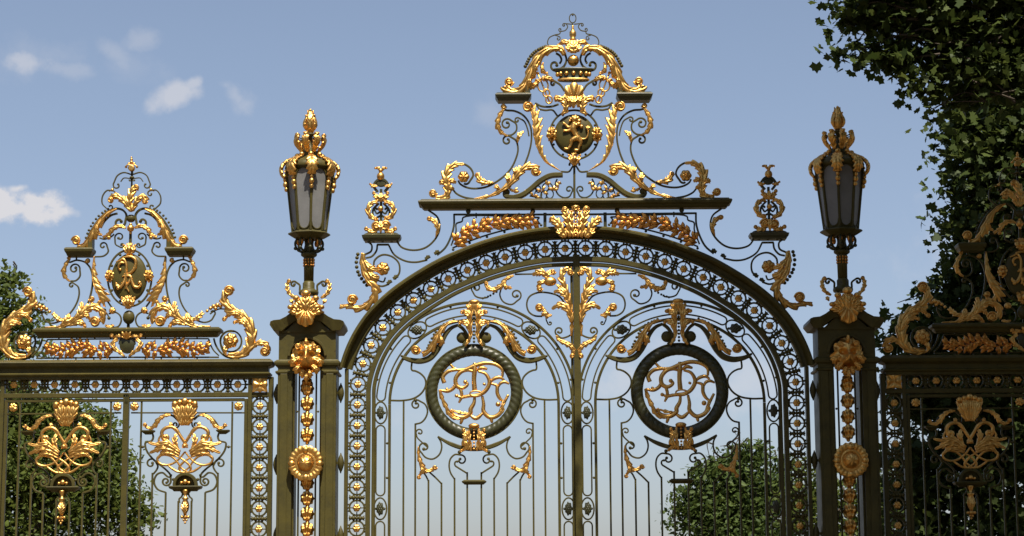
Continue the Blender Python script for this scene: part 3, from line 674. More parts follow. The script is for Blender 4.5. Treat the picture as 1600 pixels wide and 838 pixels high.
m = MB(); sweep3(m, plane(arcp(159, -36, 90, 60), 0), FN, rectp(4.0, 6)); x_ = LX(CX+159, CY)-.02; box(m, x_-.02, x_+.02, -.03, .03, ZG, LZ(CX, CY))
m.build('outer_arch', 'green', leafg)
m = MB(); x0 = LX(896.2, 412); xx_ = LX(901, 800)
box(m, LX(897.5, 640), LX(908.3, 640), -.075, .03, ZG, LZ(900, 399)); box(m, LX(893, 640), LX(897.2, 640), -.03, .03, ZG, LZ(900, 414))
stile = m.build('meeting_stile', 'green', leafg, bevel=.006)
m = MB()
def arccap(a0, a1, r1=139.2, r2=152.6):
    rm, h_ = (r1+r2)/2, (r2-r1)/2; e = math.degrees(h_/rm); pts = arcp(r2, a0+e, a1-e, 24)
    def endc(ac, sg):
        c = arcp(rm, ac, ac, 1)[0]; o = []
        for k in range(1, 8):
            b = radians(ac)+sg*pi*k/8 if sg > 0 else radians(ac)+pi+pi*k/8
            o.append((c[0]+h_*sin(b), c[1]-h_*cos(b)))
        return o
    pts += endc(a1-e, 1)+arcp(r1, a1-e, a0+e, 24)+endc(a0+e, -1)
    sweep3(m, plane(pts), FN, rectp(2.3, 3.2), closed=True)
    for t in (.28, .72):
        a = a0+(a1-a0)*t
        for r in (135.8, 156): ball(m, *arcp(r, a, a, 1)[0], 2.0)
def vcap(px, y0, y1, hw=7):
    p = lambda dx, y: (xat(px, 640, y)+dx, y)
    pts = [p(hw*cos(b), y0+hw-hw*sin(b)) for b in np.linspace(pi, 0, 9)]+[p(hw, (y0+y1)/2)]+[p(hw*cos(b), y1-hw+hw*sin(b)) for b in np.linspace(0, pi, 9)]+[p(-hw, (y0+y1)/2)]
    sweep3(m, plane(pts), FN, rectp(2.3, 3.2), closed=True)
    for y in (y0+28, y1-28):
        for s in (-1, 1): ball(m, xat(px, 640, y)+s*(hw+3.4), y, 2.0)
arccap(-31, 31); arccap(44, 88); arccap(-88, -44)
for s in (-1, 1):
    px = CX+s*146
    vcap(px, 665, 775); vcap(px, 815, 925); 
    for y in (645.3, 795.2, 945): ringc(m, xat(px, 640, y), y, 10, 17, w=2.4, d=3.4)
    q = arcp(146, s*37.5, s*37.5, 1)[0]; ringc(m, q[0], q[1], 16, 11, w=2.4, d=3.4, rot=radians(s*37.5))
m.build('slot_tracery', 'green', leafg)
def pinecone(cx, cy, rx, ry, rot=0):
    mb = MB(); lobed(mb, cx, cy, rx, ry, lambda u, v: 5*math.sqrt(max(0, 1-.8*(u*u+v*v)))+1.0*sin(u*14)*sin(v*12), lambda t: .9+.1*cos(7*t), y=-.02, nt=30, nr=9)
    ball(mb, cx-rx, cy, 2.2); ball(mb, cx+rx, cy, 2.2); return mb
for s in (-1, 1):
    for y in (645.3, 795.2): pinecone(xat(CX+s*146, 640, y), y, 6.2, 11.5).build('flower_boss', 'iron', leafg)
    q = arcp(146, s*37.5, s*37.5, 1)[0]; pinecone(q[0], q[1], 10, 8.5).build('flower_boss', 'iron', leafg)
# --- bars
for px, py in ((630.7, 626), (649, 662), (669.5, 750), (689.8, 754.5), (710.2, 747), (730, 738)): fullbar(px, py, leafg, zb=ZG, w=2.8)
# --- ironwork symmetrical about the medallion
m = MB()
bar(m, [(610, 626), (630, 626), (647, 622.5), (659, 614), (665.2, 602), (664, 592), (657, 584), (649, 580), (643.5, 578.5), (643.5, 566)], 2.8, 3.6)
ball(m, 649.3, 625.5, 3)
bar(m, [(649, 663), (658, 660.5), (665, 653), (668, 642), (664, 632), (656, 627)], 2.6, 3.6, c1=(8, -1, 1.15))
bar(m, [(684.5, 683), (689, 691), (690, 701), (686, 711), (676, 717.5), (665, 715), (658, 707)], 2.6, 3.6, c1=(9, 1, 1.0))
bar(m, [(668, 699), (660, 692), (652, 684), (650.5, 679)], 2.2, 3.2, c1=(6, 1, .95))
bar(m, [(660, 737), (665, 743), (669.5, 752)], 2.6, 3.6); bar(m, [(671, 738), (681, 747), (689.8, 756)], 2.6, 3.6)
bar(m, [(710.2, 749), (704, 739), (701.8, 728), (704, 717), (711, 710.5), (719, 711)], 2.6, 3.6, c1=(8, 1, .9))
bar(m, [(730, 740), (722, 735), (714, 730)], 2.6, 3.6, c1=(6, 1, .5)); bar(m, [(730, 738), (730, 745)], 2.8, 3.6)
ball(m, 718, 706.8, 3)
mpair(m.build('scrollwork', 'green', leafg))
m = MB()
bar(m, [(716, 508), (705, 513), (696, 523), (689, 537), (681, 550), (671, 560), (657, 564.5), (642, 563), (629, 558.5)], 8, 12, tap=(.5, .8, 1, 1.1, 1, .7))
beads(m, [(703, 503), (690, 509), (680, 520), (672, 535), (668, 544)], 11, 2.2, y=-.01)
ball(m, 722, 528, 9, sy=.6, n=18)
bar(m, [(716, 508), (725, 516), (731, 530), (724, 540)], 5, 8)
m.mirror(); m.build('shoulder_volute', 'green', leafg)
m = MB(); bar(m, [(684, 682.5), (700, 692), (718, 699), (730, 701.5), (751, 701.5), (763.6, 699), (781.6, 692), (797.6, 682.5)], 6.5, 9, tap=(.5, 1, 1, 1, 1, .5)); m.build('sickle_bar', 'green', leafg, bevel=.003)
m = MB(); zz = lambda py: LZ(740, py)
stack(m, LX(724, 753), LX(757.6, 753), -.045, .045, [(zz(757.5), -.02), (zz(755.5), .0), (zz(754), .02), (zz(752.3), .025), (zz(751), .0), (zz(750), -.01)]); m.build('handle_block', 'green', leafg, bevel=.002)
# --- medallion ring with twisted gadroons
m = MB(); n1, n2 = 260, 16; V = []; cc = L(740.8, 613)
for i in range(n1):
    t = 2*pi*i/n1
    for j in range(n2):
        a = 2*pi*j/n2; sgl = 1 if cos(t) < 0 else -1
        r_ = 8.4*(1+.22*abs(sin(.5*(t*44+sgl*a*3.0)))**.5-.13); rad = 66.5+r_*cos(a)
        V.append(cc+np.array([rad*S*cos(t), -r_*S*sin(a)*.9, rad*.985*S*sin(t)]))
Fs = [(i*n2+j, ((i+1) % n1)*n2+j, ((i+1) % n1)*n2+(j+1) % n2, i*n2+(j+1) % n2) for i in range(n1) for j in range(n2)]
m.add(V, Fs, True)
ring = m.build('medallion_ring', 'iron', leafg)
m = MB(); ringc(m, 740.8, 613, 75.2, 74.1, w=2.2, d=7, n=80); ringc(m, 740.8, 613, 58.4, 57.5, w=2.0, d=6, n=80); m.build('fillet', 'green', ring)
# --- monogram
m = MB(); MY = -.03
def c6(*q): return [(630+a/4.655, 460+b/4.655) for a, b in q]
def c6b(*q): return [(630+a/3.521, 600+b/3.521) for a, b in q]
def st(pts, w=3.8, tap=(.6, 1, 1, .6), y=MY): bar(m, pts, w*1.5, 3, y=y, tap=tap, rnd=True)
st(c6((345, 512), (380, 545), (450, 548), (520, 520), (600, 500), (670, 510), (720, 548), (722, 600)), 4.4)
st(c6((390, 548), (325, 562), (288, 605), (300, 645)), 4.2, (.8, 1, 1, 1.1))
st(c6((520, 500), (520, 545), (515, 620), (520, 700)), 5.4, (.7, 1, .9, 1))
st(c6((520, 565), (470, 552), (420, 565), (382, 615), (390, 665), (430, 682), (468, 655), (450, 632)), 4.6); ball(m, *c6((452, 638))[0], 3.4, y=MY)
st(c6((385, 615), (372, 675), (325, 705), (268, 698)), 4); ball(m, *c6((318, 690))[0], 2.4, y=MY)
st(c6((395, 665), (420, 700), (425, 745), (405, 790)), 3.6); ball(m, *c6((388, 738))[0], 3, y=MY); st(c6((388, 735), (420, 750), (470, 735)), 3.2)
st(c6((545, 560), (600, 580), (628, 640), (600, 700), (550, 732), (480, 740), (420, 755)), 4.4, y=MY-.02)
st(c6((535, 555), (570, 535), (612, 545)), 4); st(c6((628, 645), (660, 615), (705, 605), (735, 625)), 3.8); st(c6((600, 660), (580, 648)), 3)
st(c6((640, 650), (680, 665), (685, 720), (705, 760), (735, 785)), 4); st(c6((690, 680), (705, 650), (735, 638), (772, 652)), 3.4)
st(c6((520, 745), (515, 790), (490, 838))+c6b((370, 160), (330, 185), (280, 170), (265, 140)), 4.8); st(c6((575, 740), (585, 800))+c6b((442, 150), (480, 185), (530, 165), (545, 125), (578, 60)), 4.6)
leaf(m, c6((265, 695), (285, 760))+c6b((238, 130), (258, 172), (300, 192), (325, 180)), 3.2, n=5, h=4, y=MY-.01, base=.8, tipw=.5)
st(c6b((330, 180), (315, 222)), 3.6); st(c6b((480, 180), (490, 215)), 3.6)
leaf(m, c6b((500, 185), (540, 160), (550, 110), (580, 60)), 2.8, n=4, h=3.6, y=MY-.01); ball(m, *c6b((522, 112))[0], 4, y=MY-.02)
st(c6b((365, 170), (400, 190), (440, 160)), 4.2); leaf(m, c6b((370, 165), (320, 160), (270, 145)), 2.6, n=3, h=3, y=MY-.01)
ringc(m, *c6((528, 722))[0], 9, 4, w=2.6, d=3, y=MY-.04, rnd=True)
mono = m.build('monogram', 'gold', leafg); mono_cx = LX(740.8, 613)
# --- gilding
m = MB()
lobed(m, 740.8, 472, 9, 4, lambda u, v: 6*(1-min(1, u*u+v*v))**.5, y=-.09, nt=24, nr=6)
for s in (-1, 1):
    q = lambda *pts: [(ax+s*(a-ax), b) for a, b in pts]
    leaf(m, q((727, 541), (734.5, 528), (735.5, 505), (737, 480), (735, 473)), 2.8, n=5, h=5, y=-.09, base=.8, tipw=.8)
    leaf(m, q((736, 505), (733, 494), (727, 487), (722, 488)), 4.6, n=3, h=5, y=-.10, base=.5, tip=3.2, tsg=-s)
    leaf(m, q((735, 522), (732, 510), (725, 503), (719, 505)), 4.6, n=3, h=5, y=-.10, base=.5, tip=3, tsg=-s)
    leaf(m, q((737, 490), (732, 480), (729, 476)), 3, n=2, h=4, y=-.1)
shell(m, 740.8, 480, 9, 9, y=-.08, n=3, h=5)
m.build('gilt_plume', 'gold', leafg)
m = MB()
for k in range(9): ball(m, 740.8, 491+k*5.4, 2.1, y=-.10, n=8)
m.build('bead_row', 'green', leafg)
m = MB()
leaf(m, [(716, 502), (705, 503), (694, 510), (685, 522), (678, 535), (670, 547), (660, 553)], 7.5, 4, n=5, h=6, y=-.07, base=.2, tipw=.5, peak=.55, lob=.5)
leaf(m, [(687, 522), (691, 535), (687, 541)], 3.5, n=3, h=4, y=-.10); volute(m, 650, 547, 7.8, y=-.06, sg=1)
gpart('gilt_shoulder_leaf', m, leafg)
m = MB(); clasp(m, 740.8, 685, 44, 42, y=-.10); gpart('gilt_clasp', m, leafg, False)
m = MB()
leaf(m, [(653.5, 698), (654.5, 712), (659, 726), (667, 736), (677, 734)], 3.6, n=5, h=4.5, y=-.04, base=.3, tipw=.6); volute(m, 679.5, 731, 4.2, y=-.05)
leaf(m, [(658, 726), (660, 736), (655, 744)], 3.4, n=3, h=4, y=-.05); volute(m, 654.5, 746, 3.4, y=-.05)
gpart('gilt_spray', m, leafg)
# --- spandrel beside the meeting stile
c4 = lambda *q: [(740+a/4.19, 380+b/4.19) for a, b in q]
m = MB()
bar(m, c4((270, 205), (390, 203)), 2.4, 3)
bar(m, c4((180, 300), (172, 340), (195, 385), (250, 402), (290, 375)), 2.4, 3.4, c1=(9, -1, 1.1))
bar(m, [(762, 465), (752, 466), (743, 463), (738.5, 456)], 2.4, 3.4, c1=(8, 1, 1.1)); 
beads(m, c4((60, 362), (100, 348), (150, 320)), 6, 1.9)
bar(m, c4((600, 400), (560, 350), (500, 328), (420, 325), (365, 352), (348, 400), (362, 450), (400, 476), (450, 480)), 2.6, 3.4)
bar(m, c4((478, 470), (475, 500), (485, 525)), 2, 3, c1=(3.5, -1, .8))
bar(m, c4((640, 600), (610, 615), (575, 622), (550, 605)), 2.6, 3.4, c1=(7, 1, 1.1))
m.build('spandrel_scroll', 'green', leafg)
m = MB()
leaf(m, c4((640, 610), (645, 520), (638, 440), (620, 350), (598, 280), (580, 220), (600, 178), (632, 180)), 6, 3.5, n=8, h=6, y=-.05, base=.4, tipw=.8, peak=.5); volute(m, *c4((632, 192))[0], 5.6, y=-.06)
leaf(m, c4((625, 400), (600, 345), (565, 315), (525, 320)), 5, n=4, h=5, y=-.07, base=.7)
leaf(m, c4((640, 520), (625, 455), (585, 410), (545, 412), (512, 432)), 5.5, n=4, h=5.5, y=-.07, base=.6)
m.build('gilt_tall_leaf', 'gold', leafg)
m = MB()
ball(m, *c4((500, 252))[0], 10.5, ry=7.5, y=-.05, sy=.7); volute(m, *c4((518, 190))[0], 5, y=-.05); volute(m, *c4((432, 300))[0], 5, y=-.05)
leaf(m, c4((490, 235), (460, 200), (425, 195), (385, 208)), 5.5, n=4, h=5, y=-.06, base=.6); leaf(m, c4((480, 250), (440, 260), (415, 290)), 4, n=3, h=4, y=-.06); leaf(m, c4((470, 230), (490, 200), (505, 178)), 4, n=3, h=4, y=-.06)
leaf(m, c4((540, 270), (580, 300)), 3, n=2, h=3, y=-.04)
m.build('gilt_flower', 'gold', leafg)
m = MB()
leaf(m, c4((262, 212), (215, 235), (180, 280), (130, 305), (90, 290), (82, 262)), 4, n=6, h=4.5, y=-.05, base=.5, tipw=.6, tip=3); leaf(m, c4((205, 250), (208, 285), (240, 295)), 3.4, n=3, h=4, y=-.06); volute(m, *c4((238, 292))[0], 3, y=-.06)
m.build('gilt_branch', 'gold', leafg)
m = MB(); volute(m, *c4((430, 422))[0], 7, y=-.05); leaf(m, c4((450, 415), (465, 450), (480, 475), (512, 472)), 4, n=4, h=4, y=-.05); leaf(m, c4((465, 445), (450, 478)), 3, n=2, h=3, y=-.05); m.build('gilt_curl', 'gold', leafg)
m = MB(); leaf(m, c4((540, 605), (560, 635), (600, 655), (640, 680), (655, 710), (645, 740)), 4, n=6, h=4.5, y=-.05, base=.5, tipw=.7, tip=4); m.build('gilt_foot_leaf', 'gold', leafg)

# ================================================================ arch over the gate
OX = GAX; arch = thing('gate_arch', 'great olive and gold arch spanning both gate leaves, carrying a crowned lion crest', 'gate arch', (OX, 0, 0))
def half(mb): return mb.mirror()
apex = (xat(901.3, 610, 388), 388.0)
cc2 = [p for p in ccurve]
m = MB()
top = np.array([p for p in cc2 if p[1] < 584])
T_ = top[::-1]                                                 # foot to apex
prof = [(-13.5, .0), (-13.5, -.10), (-15.5, -.12), (-16.5, -.12), (-17.5, -.07), (-24, -.085), (-25.5, -.14), (-27, -.20), (-30, -.235), (-33, -.235), (-34.5, -.21), (-35, -.17), (-35, .17), (-27, .17), (-25, .09), (-13.5, .09)]
tt = np.gradient(T_, axis=0); tt /= np.linalg.norm(tt, axis=1)[:, None]; nn_ = np.stack([-tt[:, 1], tt[:, 0]], 1)
V = []; k_ = len(prof)
for i, p in enumerate(T_):
    sc_ = 1.0 if p[1] < 460 else 1-.10*(p[1]-460)/124
    for d, y in prof:
        dd = d if d > -14 else -13.5+(d+13.5)*sc_
        q = p+nn_[i]*dd; V.append(L(q[0], q[1], y))
    if i == len(T_)-1: 
        for q in range(k_): a_ = V[-k_+q]; V[-k_+q] = np.array([0.0, a_[1], a_[2]])
Fs = [(i*k_+j, i*k_+(j+1) % k_, (i+1)*k_+(j+1) % k_, (i+1)*k_+j) for i in range(len(T_)-1) for j in range(k_)]
Fs.append(tuple(range(k_)))
m.add(V, Fs, False); half(m); m.build('arch_moulding', 'green', arch)
m = MB()
def strip(d0, d1, y0, y1, lo=850):
    pth = np.array([p for p in cc2[::-1] if p[1] < lo]); t = np.gradient(pth, axis=0); t /= np.linalg.norm(t, axis=1)[:, None]; n_ = np.stack([-t[:, 1], t[:, 0]], 1); V = []
    for i, p in enumerate(pth):
        a = p+n_[i]*d0; b = p+n_[i]*d1
        qa, qb = L(*a, 0), L(*b, 0)
        if i == len(pth)-1: qa[0] = qb[0] = 0
        V += [(qa[0], y0, qa[2]), (qb[0], y0, qb[2]), (qb[0], y1, qb[2]), (qa[0], y1, qa[2])]
    Fs = [(i*4+j, i*4+(j+1) % 4, i*4+4+(j+1) % 4, i*4+4+j) for i in range(len(pth)-1) for j in range(4)]+[(0, 1, 2, 3)]; m.add(V, Fs, False)
    xa, xb = sorted((V[0][0], V[1][0])); box(m, xa, xb, y0, y1, .1, V[0][2])
strip(13.5, 20.5, -.06, .06); m2 = m; half(m); m.build('inner_band', 'green', arch)
m = MB(); x0, x1 = LX(538.8, 640), LX(544.3, 640); box(m, x0, x1, -.07, .07, .1, LZ(540, 577)); mpair(m.build('jamb', 'green', arch, bevel=.004))
m = MB(); rp = RC[:21]
for i, p in enumerate(rp):
    q = rp[i+1] if i+1 < len(rp) else None; t = math.atan2(p[1]-(rp[i-1][1] if i else apex[1]), p[0]-(rp[i-1][0] if i else apex[0]))
    if i == 0: t = pi
    if q: t = math.atan2(q[1]-rp[i-1][1], q[0]-rp[i-1][0]) if i else t
    frieze_unit(m, p[0], p[1], t)
    if q: knot(m, (p[0]+q[0])/2, (p[1]+q[1])/2, math.atan2(q[1]-p[1], q[0]-p[0]))
half(m); knot(m, apex[0], apex[1], 0); m.build('ring_frieze', 'green', arch)
for p in rp:
    mb = MB(); rosette(mb, p[0], p[1], 6.3, y=-.035, petals=6, h=2.6); o = mb.build('rosette', 'gold', arch); mpair(o)
# --- cornice and spandrel frames
zz = lambda py: LZ(899, py); m = MB(); x0 = LX(662, 320)
stack(m, x0, -x0, -.10, .10, [(zz(327), -.01), (zz(324.5), .02), (zz(322), .035), (zz(320.5), .07), (zz(317), .085), (zz(315), .075), (zz(314), .04), (zz(312.5), .035)])
m.build('cornice', 'green', arch, bevel=.004)
m = MB()
def arcoff(d, xa, xb):
    o = offs(top[::-1], d); return [tuple(p) for p in o if xa <= p[0] <= xb]
bar(m, [(899, 335.5), (709.5, 335.5)], 3, 3.6, boss=False); 
bar(m, [(709.5, 334.5), (709.3, 352), (705, 369), (696, 387), (683, 399)], 3, 3.6)
bar(m, [(843, 340), (724, 340), (722, 346), (713, 350), (712.5, 362), (705, 384)], 2.4, 3)
ao = arcoff(-41, 705, 845); sweep3(m, plane(ao), FN, rectp(2.4, 3))
bar(m, [(843, 340), (840, 344), (843, 350)], 2.4, 3); bar(m, [(851.5, 333), (851.5, 356)], 5, 5)
for px in (744, 811): bar(m, [(px, 333), (px, 341)], 2.2, 3)
for p in ao[::10]: ball(m, p[0]+1, p[1]+2.5, 2.2)
for px in (731.7, 832.5): ball(m, px, 330.5, 4); bar(m, [(px, 326), (px, 336)], 2.8, 3)
half(m); m.build('spandrel_frame', 'iron', arch)
o = garland([(709, 382), (725, 367), (742, 360), (762, 352), (790, 347), (815, 346), (838, 343)], 25, 19, 10, 5, 30, 70).build('leaf_garland', 'oldgold', arch); mpair(o)
# --- keystone
m = MB()
for s in (-1, 1):
    q = lambda *pts: [(898.5+s*(a-898.5), b) for a, b in pts]
    leaf(m, q((890, 371), (887, 352), (884, 338), (882, 330)), 5.5, n=4, h=7, y=-.26, base=.75, tipw=.8, peak=.6); volute(m, *q((882, 328))[0], 5.4, y=-.28, sg=s)
    leaf(m, q((884, 371), (876, 358), (868, 347), (862, 343)), 6.5, n=4, h=7, y=-.25, base=.7, tipw=.7, peak=.5, tip=4.5)
    leaf(m, q((880, 372), (873, 363), (870, 356)), 4, n=3, h=5, y=-.27)
    leaf(m, q((895, 371), (893, 350), (892, 330)), 3, n=4, h=6, y=-.28, base=.9, tipw=.9)
volute(m, 898.5, 326, 5.8, y=-.29); ball(m, 898.5, 324, 7, ry=3.4, y=-.28)
for k in range(9): ball(m, 898.5, 333+k*4.4, 2.2, y=-.29, n=8)
zf = LZ(898, 372); m.build('keystone', 'gold', arch)
# --- scrollwork above the cornice
c7 = lambda *q: [(650+a/5.236, 230+b/5.236) for a, b in q]
c8 = lambda *q: [(760+a/4.657, 110+b/4.657) for a, b in q]
c5 = lambda *q: [(760+a/5.236, 10+b/5.236) for a, b in q]
cf = lambda *q: [(530+a/3.353, 240+b/3.353) for a, b in q]
m = MB()
bar(m, c7((330, 135), (400, 143), (450, 180), (468, 230), (440, 280)), 3, 4, c1=(8, 1, .3), boss=False)
bar(m, c7((345, 275), (360, 300), (400, 325), (470, 340), (580, 325), (680, 270))+c8((170, 728), (212, 650), (230, 575), (215, 512), (180, 487)), 2.8, 4, c1=(8, -1, 1.05))
bar(m, c7((300, 345), (330, 380), (390, 410), (470, 425)), 2.8, 3.6)
bar(m, c8((275, 695), (310, 600), (328, 500), (317, 400), (272, 332), (205, 297), (150, 292), (125, 285)), 2.8, 4)
bar(m, c8((150, 475), (185, 470), (218, 438), (215, 390), (180, 365)), 2.6, 3.6, c1=(9, -1, 1.1))
bar(m, c8((310, 480), (300, 430), (275, 372), (240, 350)), 2.2, 3.4, c1=(4.5, -1, .9)) 
bar(m, [(856, 240), (856, 240)], .1, .1) if False else None
bar(m, c8((545, 738), (600, 738), (625, 705)), 2.6, 3.6, c1=(4.5, -1, .7))
bar(m, c8((355, 240), (400, 262), (470, 265), (525, 248)), 3, 3.6); bar(m, c8((355, 240), (385, 284)), 2.4, 3); bar(m, c8((385, 284), (430, 292), (480, 290), (515, 330)), 2.6, 3.6)
bar(m, c5((640, 695), (605, 645), (565, 618)), 3, 3.6, c1=(4.6, -1, .9))
bar(m, c5((645, 395), (655, 440), (635, 490), (600, 515)), 3.2, 4.5, c1=(9, 1, .9)); bar(m, c5((570, 385), (600, 405), (614, 440), (600, 470)), 3.2, 4)
beads(m, c5((485, 330), (440, 348), (395, 375), (355, 420), (330, 470), (318, 492)), 12, 3.0, y=.0)
bar(m, c5((700, 147), (640, 142)), 1.5, 2, c1=(2.6, -1, .9)); bar(m, c5((655, 148), (665, 168), (645, 198), (612, 206)), 1.5, 2, c1=(3, 1, .9))
bar(m, c5((605, 208), (600, 225), (560, 235), (515, 258), (500, 300), (512, 328)), 1.6, 2); bar(m, c5((560, 236), (588, 245)), 1.5, 2, c1=(3.6, 1, .9))
ball(m, *c5((860, 318))[0], .1)
bar(m, c7((345, 560), (345, 560)), .1, .1) if False else None
half(m)
ringc(m, 894.8, 29, 5.2, 7, w=1.5, d=2); ball(m, 894.8, 24, 1.5); bar(m, [(894.8, 36), (894.9, 48)], 2, 2)
bar(m, [(897.3, 256), (897.5, 314)], 3.6, 4); bar(m, [(895.8, 122), (896, 134)], 3.6, 4)
ringc(m, 897.3, 211, 38.5, 38.5, w=2.8, d=4, n=60)
for a in np.radians([25, 60, 120, 155, 205, 240, 300, 335]): ball(m, 897.3+35.5*cos(a), 211-35.5*sin(a), 2)
crest2 = m.build('crest', 'green', arch)
m = MB()
x0, x1 = LX(777, 153), LX(827, 153); stack(m, x0, x1, -.13, .13, [(zz(159.5), -.015), (zz(157), .0), (zz(154), .02), (zz(150.5), .035), (zz(148.5), .02), (zz(147), .0)])
x0, x1 = LX(821, 150), LX(828.5, 150); box(m, x0, x1, -.11, .11, zz(150), zz(130))
o = m.build('bracket_shelf', 'iron', crest2, bevel=.004); mpair(o)
m = MB()
bar(m, c7((1200, 228), (1100, 236), (1020, 277), (930, 352), (870, 393), (800, 412), (745, 405)), 7.5, 14, tap=(.9, 1, 1, 1, .8, .5), c1=(5, 1, .6))
o = m.build('pediment_scroll', 'green', arch); mpair(o)
m = MB()
bar(m, c7((1155, 262), (1140, 300), (1142, 345), (1165, 390), (1210, 415), (1255, 405), (1275, 370)), 2.4, 3, c1=(6, -1, 1.0))
for cx, cy, r in ((1000, 390, 7), (1045, 395, 6), (1095, 385, 7), (1060, 330, 6), (1000, 345, 5)): p = c7((cx, cy))[0]; ringc(m, p[0], p[1], r*.8, r, w=1.8, d=3, n=16)
bar(m, c7((930, 400), (980, 410), (1040, 420)), 2, 3); bar(m, c7((1065, 280), (1110, 310), (1120, 345)), 2, 3)
o = m.build('pediment_tracery', 'iron', arch); mpair(o)
m = MB()
for a, b, an, ln in ((1070, 310, 100, 10), (1070, 310, 40, 8), (1025, 365, 150, 10), (1030, 360, 60, 10), (1040, 370, -20, 9), (1125, 355, 150, 10), (1125, 355, 20, 9), (1125, 355, 80, 8), (960, 400, 130, 10), (960, 402, 10, 8), (900, 395, 100, 9), (900, 398, 170, 8), (980, 410, -10, 8), (805, 365, 150, 10), (805, 368, 60, 9), (800, 370, 10, 9), (1165, 335, 110, 9), (1190, 300, 160, 8)):
    p = c7((a, b))[0]; leaflet(m, p[0], p[1], an, ln, 6, y=-.03)
gpart('gilt_sprigs', m, arch)
m = MB()
leaf(m, c7((160, 415), (210, 422), (255, 395), (262, 330), (248, 265), (270, 190), (330, 145), (395, 142)), 8, 6.5, n=8, h=6.5, y=-.05, base=.5, tipw=.15, peak=.5, lob=.55); volute(m, *c7((140, 380))[0], 6.8, y=-.05, sg=1)
leaf(m, c7((262, 300), (290, 280), (330, 290)), 4, n=3, h=4, y=-.08); leaf(m, c7((262, 340), (290, 335), (310, 350)), 3.4, n=2, h=4, y=-.08); leaf(m, c7((250, 300), (215, 290), (190, 285)), 4, n=3, h=4, y=-.08)
rosette(m, *c7((390, 245))[0], 9.5, y=-.04, petals=6, h=6); gpart('gilt_corner_leaf', m, arch)
m = MB(); leaf(m, c7((635, 287), (580, 292), (530, 275), (500, 225)), 5, n=4, h=4.5, y=-.04, base=.2, tipw=.6, tip=3); gpart('gilt_leaf', m, arch)
m = MB()
leaf(m, c7((470, 427), (600, 405), (700, 360), (790, 292), (845, 225), (890, 180), (950, 168), (985, 185)), 7.5, 4, n=7, h=6.5, y=-.05, base=.25, tipw=.75, peak=.6, lob=.6); volute(m, *c7((978, 200))[0], 8, y=-.06, sg=1)
leaf(m, c7((690, 345), (665, 330), (650, 308)), 3.6, n=3, h=4, y=-.07); leaf(m, c7((770, 300), (755, 260), (752, 215)), 4.4, n=3, h=5, y=-.07); leaf(m, c7((830, 235), (815, 200), (828, 165)), 4.4, n=3, h=5, y=-.07)
gpart('gilt_acanthus', m, arch)
# --- crest gilding
m = MB()
leaf(m, c8((545, 738), (430, 668), (375, 575), (348, 470), (340, 370), (322, 285)), 1.5, 12.5, n=8, h=6.5, y=-.05, base=.06, tipw=.55, peak=.6, lob=.62, sweepk=.8); volute(m, *c8((300, 270))[0], 8.3, y=-.06, sg=-1)
gpart('gilt_wing', m, crest2)
m = MB(); leaf(m, c8((125, 285), (95, 340), (85, 400), (110, 450), (158, 480)), 3.4, 4.5, n=5, h=4, y=-.04, base=.7); volute(m, *c8((125, 265))[0], 4.8, y=-.04)
gpart('gilt_side_leaf', m, crest2); m = MB(); leaf(m, c8((226, 530), (232, 490), (245, 465), (272, 445)), 3.4, n=3, h=3.6, y=-.03); gpart('gilt_leaf', m, crest2)
m = MB()
leaf(m, c5((643, 400), (610, 352), (535, 345), (455, 385), (392, 460), (348, 560), (305, 655), (250, 695), (190, 690), (158, 655)), 8.5, 5.5, n=7, h=9, y=-.06, base=.6, tipw=.8, peak=.45, lob=.45); volute(m, *c5((185, 622))[0], 7.4, y=-.06, sg=1)
leaf(m, c5((360, 560), (350, 620), (370, 670)), 4.5, n=3, h=5, y=-.1); leaf(m, c5((430, 450), (400, 500), (395, 545)), 4.5, n=3, h=5, y=-.1)
leaf(m, c5((465, 460), (455, 500), (468, 540), (495, 550)), 3.4, n=3, h=4, y=-.06, tip=2.4); gpart('gilt_arm', m, crest2)
m = MB()
for s in (-1, 1):
    q = lambda pts: [(895.8+s*(a-895.8), b) for a, b in pts]
    leaf(m, q(c5((705, 382), (680, 330), (660, 300), (620, 296), (585, 325))), 4.4, n=4, h=5, y=-.05, base=.8, tip=2.6); leaf(m, q(c5((700, 378), (675, 350), (672, 310))), 4.5, n=3, h=5, y=-.07)
leaf(m, c5((712, 382), (710, 340), (708, 280)), 7, n=3, h=6, y=-.06, base=.9)
cxx = LX(895, 55); lathe(m, cxx, 0, [(r*S, zz(y)) for r, y in ((4.6, 64), (5.4, 61), (3.6, 59.5), (5.6, 56), (5.6, 51), (4.2, 48.5), (2, 47.5), (2.6, 46), (1.6, 44), (2, 41.5), (.7, 39))], n=14)
gpart('finial', m, crest2, False)
m = MB(); ball(m, 895.7, 94.8, 9.5, n=24); gpart('orb', m, crest2, False)
m = MB(); cxx = LX(895.9, 115); zz0 = zz; zz = lambda py: P(899, py, -.08)[2]
lathe(m, cxx, 0, [(r*S, zz(y)) for r, y in ((24, 125.5), (25, 124), (25, 121.5), (22.5, 120.5), (25, 114), (31, 109.5), (34, 108), (34, 106), (31, 105.5), (24, 112), (22, 120))], n=36)
m.v = [(a, b*.30, c) for a, b, c in m.v]; crown = m.build('crown', 'iron', crest2)
m = MB(); lathe(m, cxx, 0, [(r*S, zz(y)) for r, y in ((24.9, 125), (25.7, 124.3), (25.7, 122), (24.9, 121.4))], n=36)
for k in range(14):
    a = 2*pi*k/14; r = 26.2*S; ball3(m, (cxx+r*sin(a), -r*cos(a), zz(114.5)), .034, .1, .038, 8, 6)
m.v = [(a, b*.31, c) for a, b, c in m.v]; m.build('gilt_trim', 'gold', crown)
zz = zz0; m = MB()                                            # caduceus
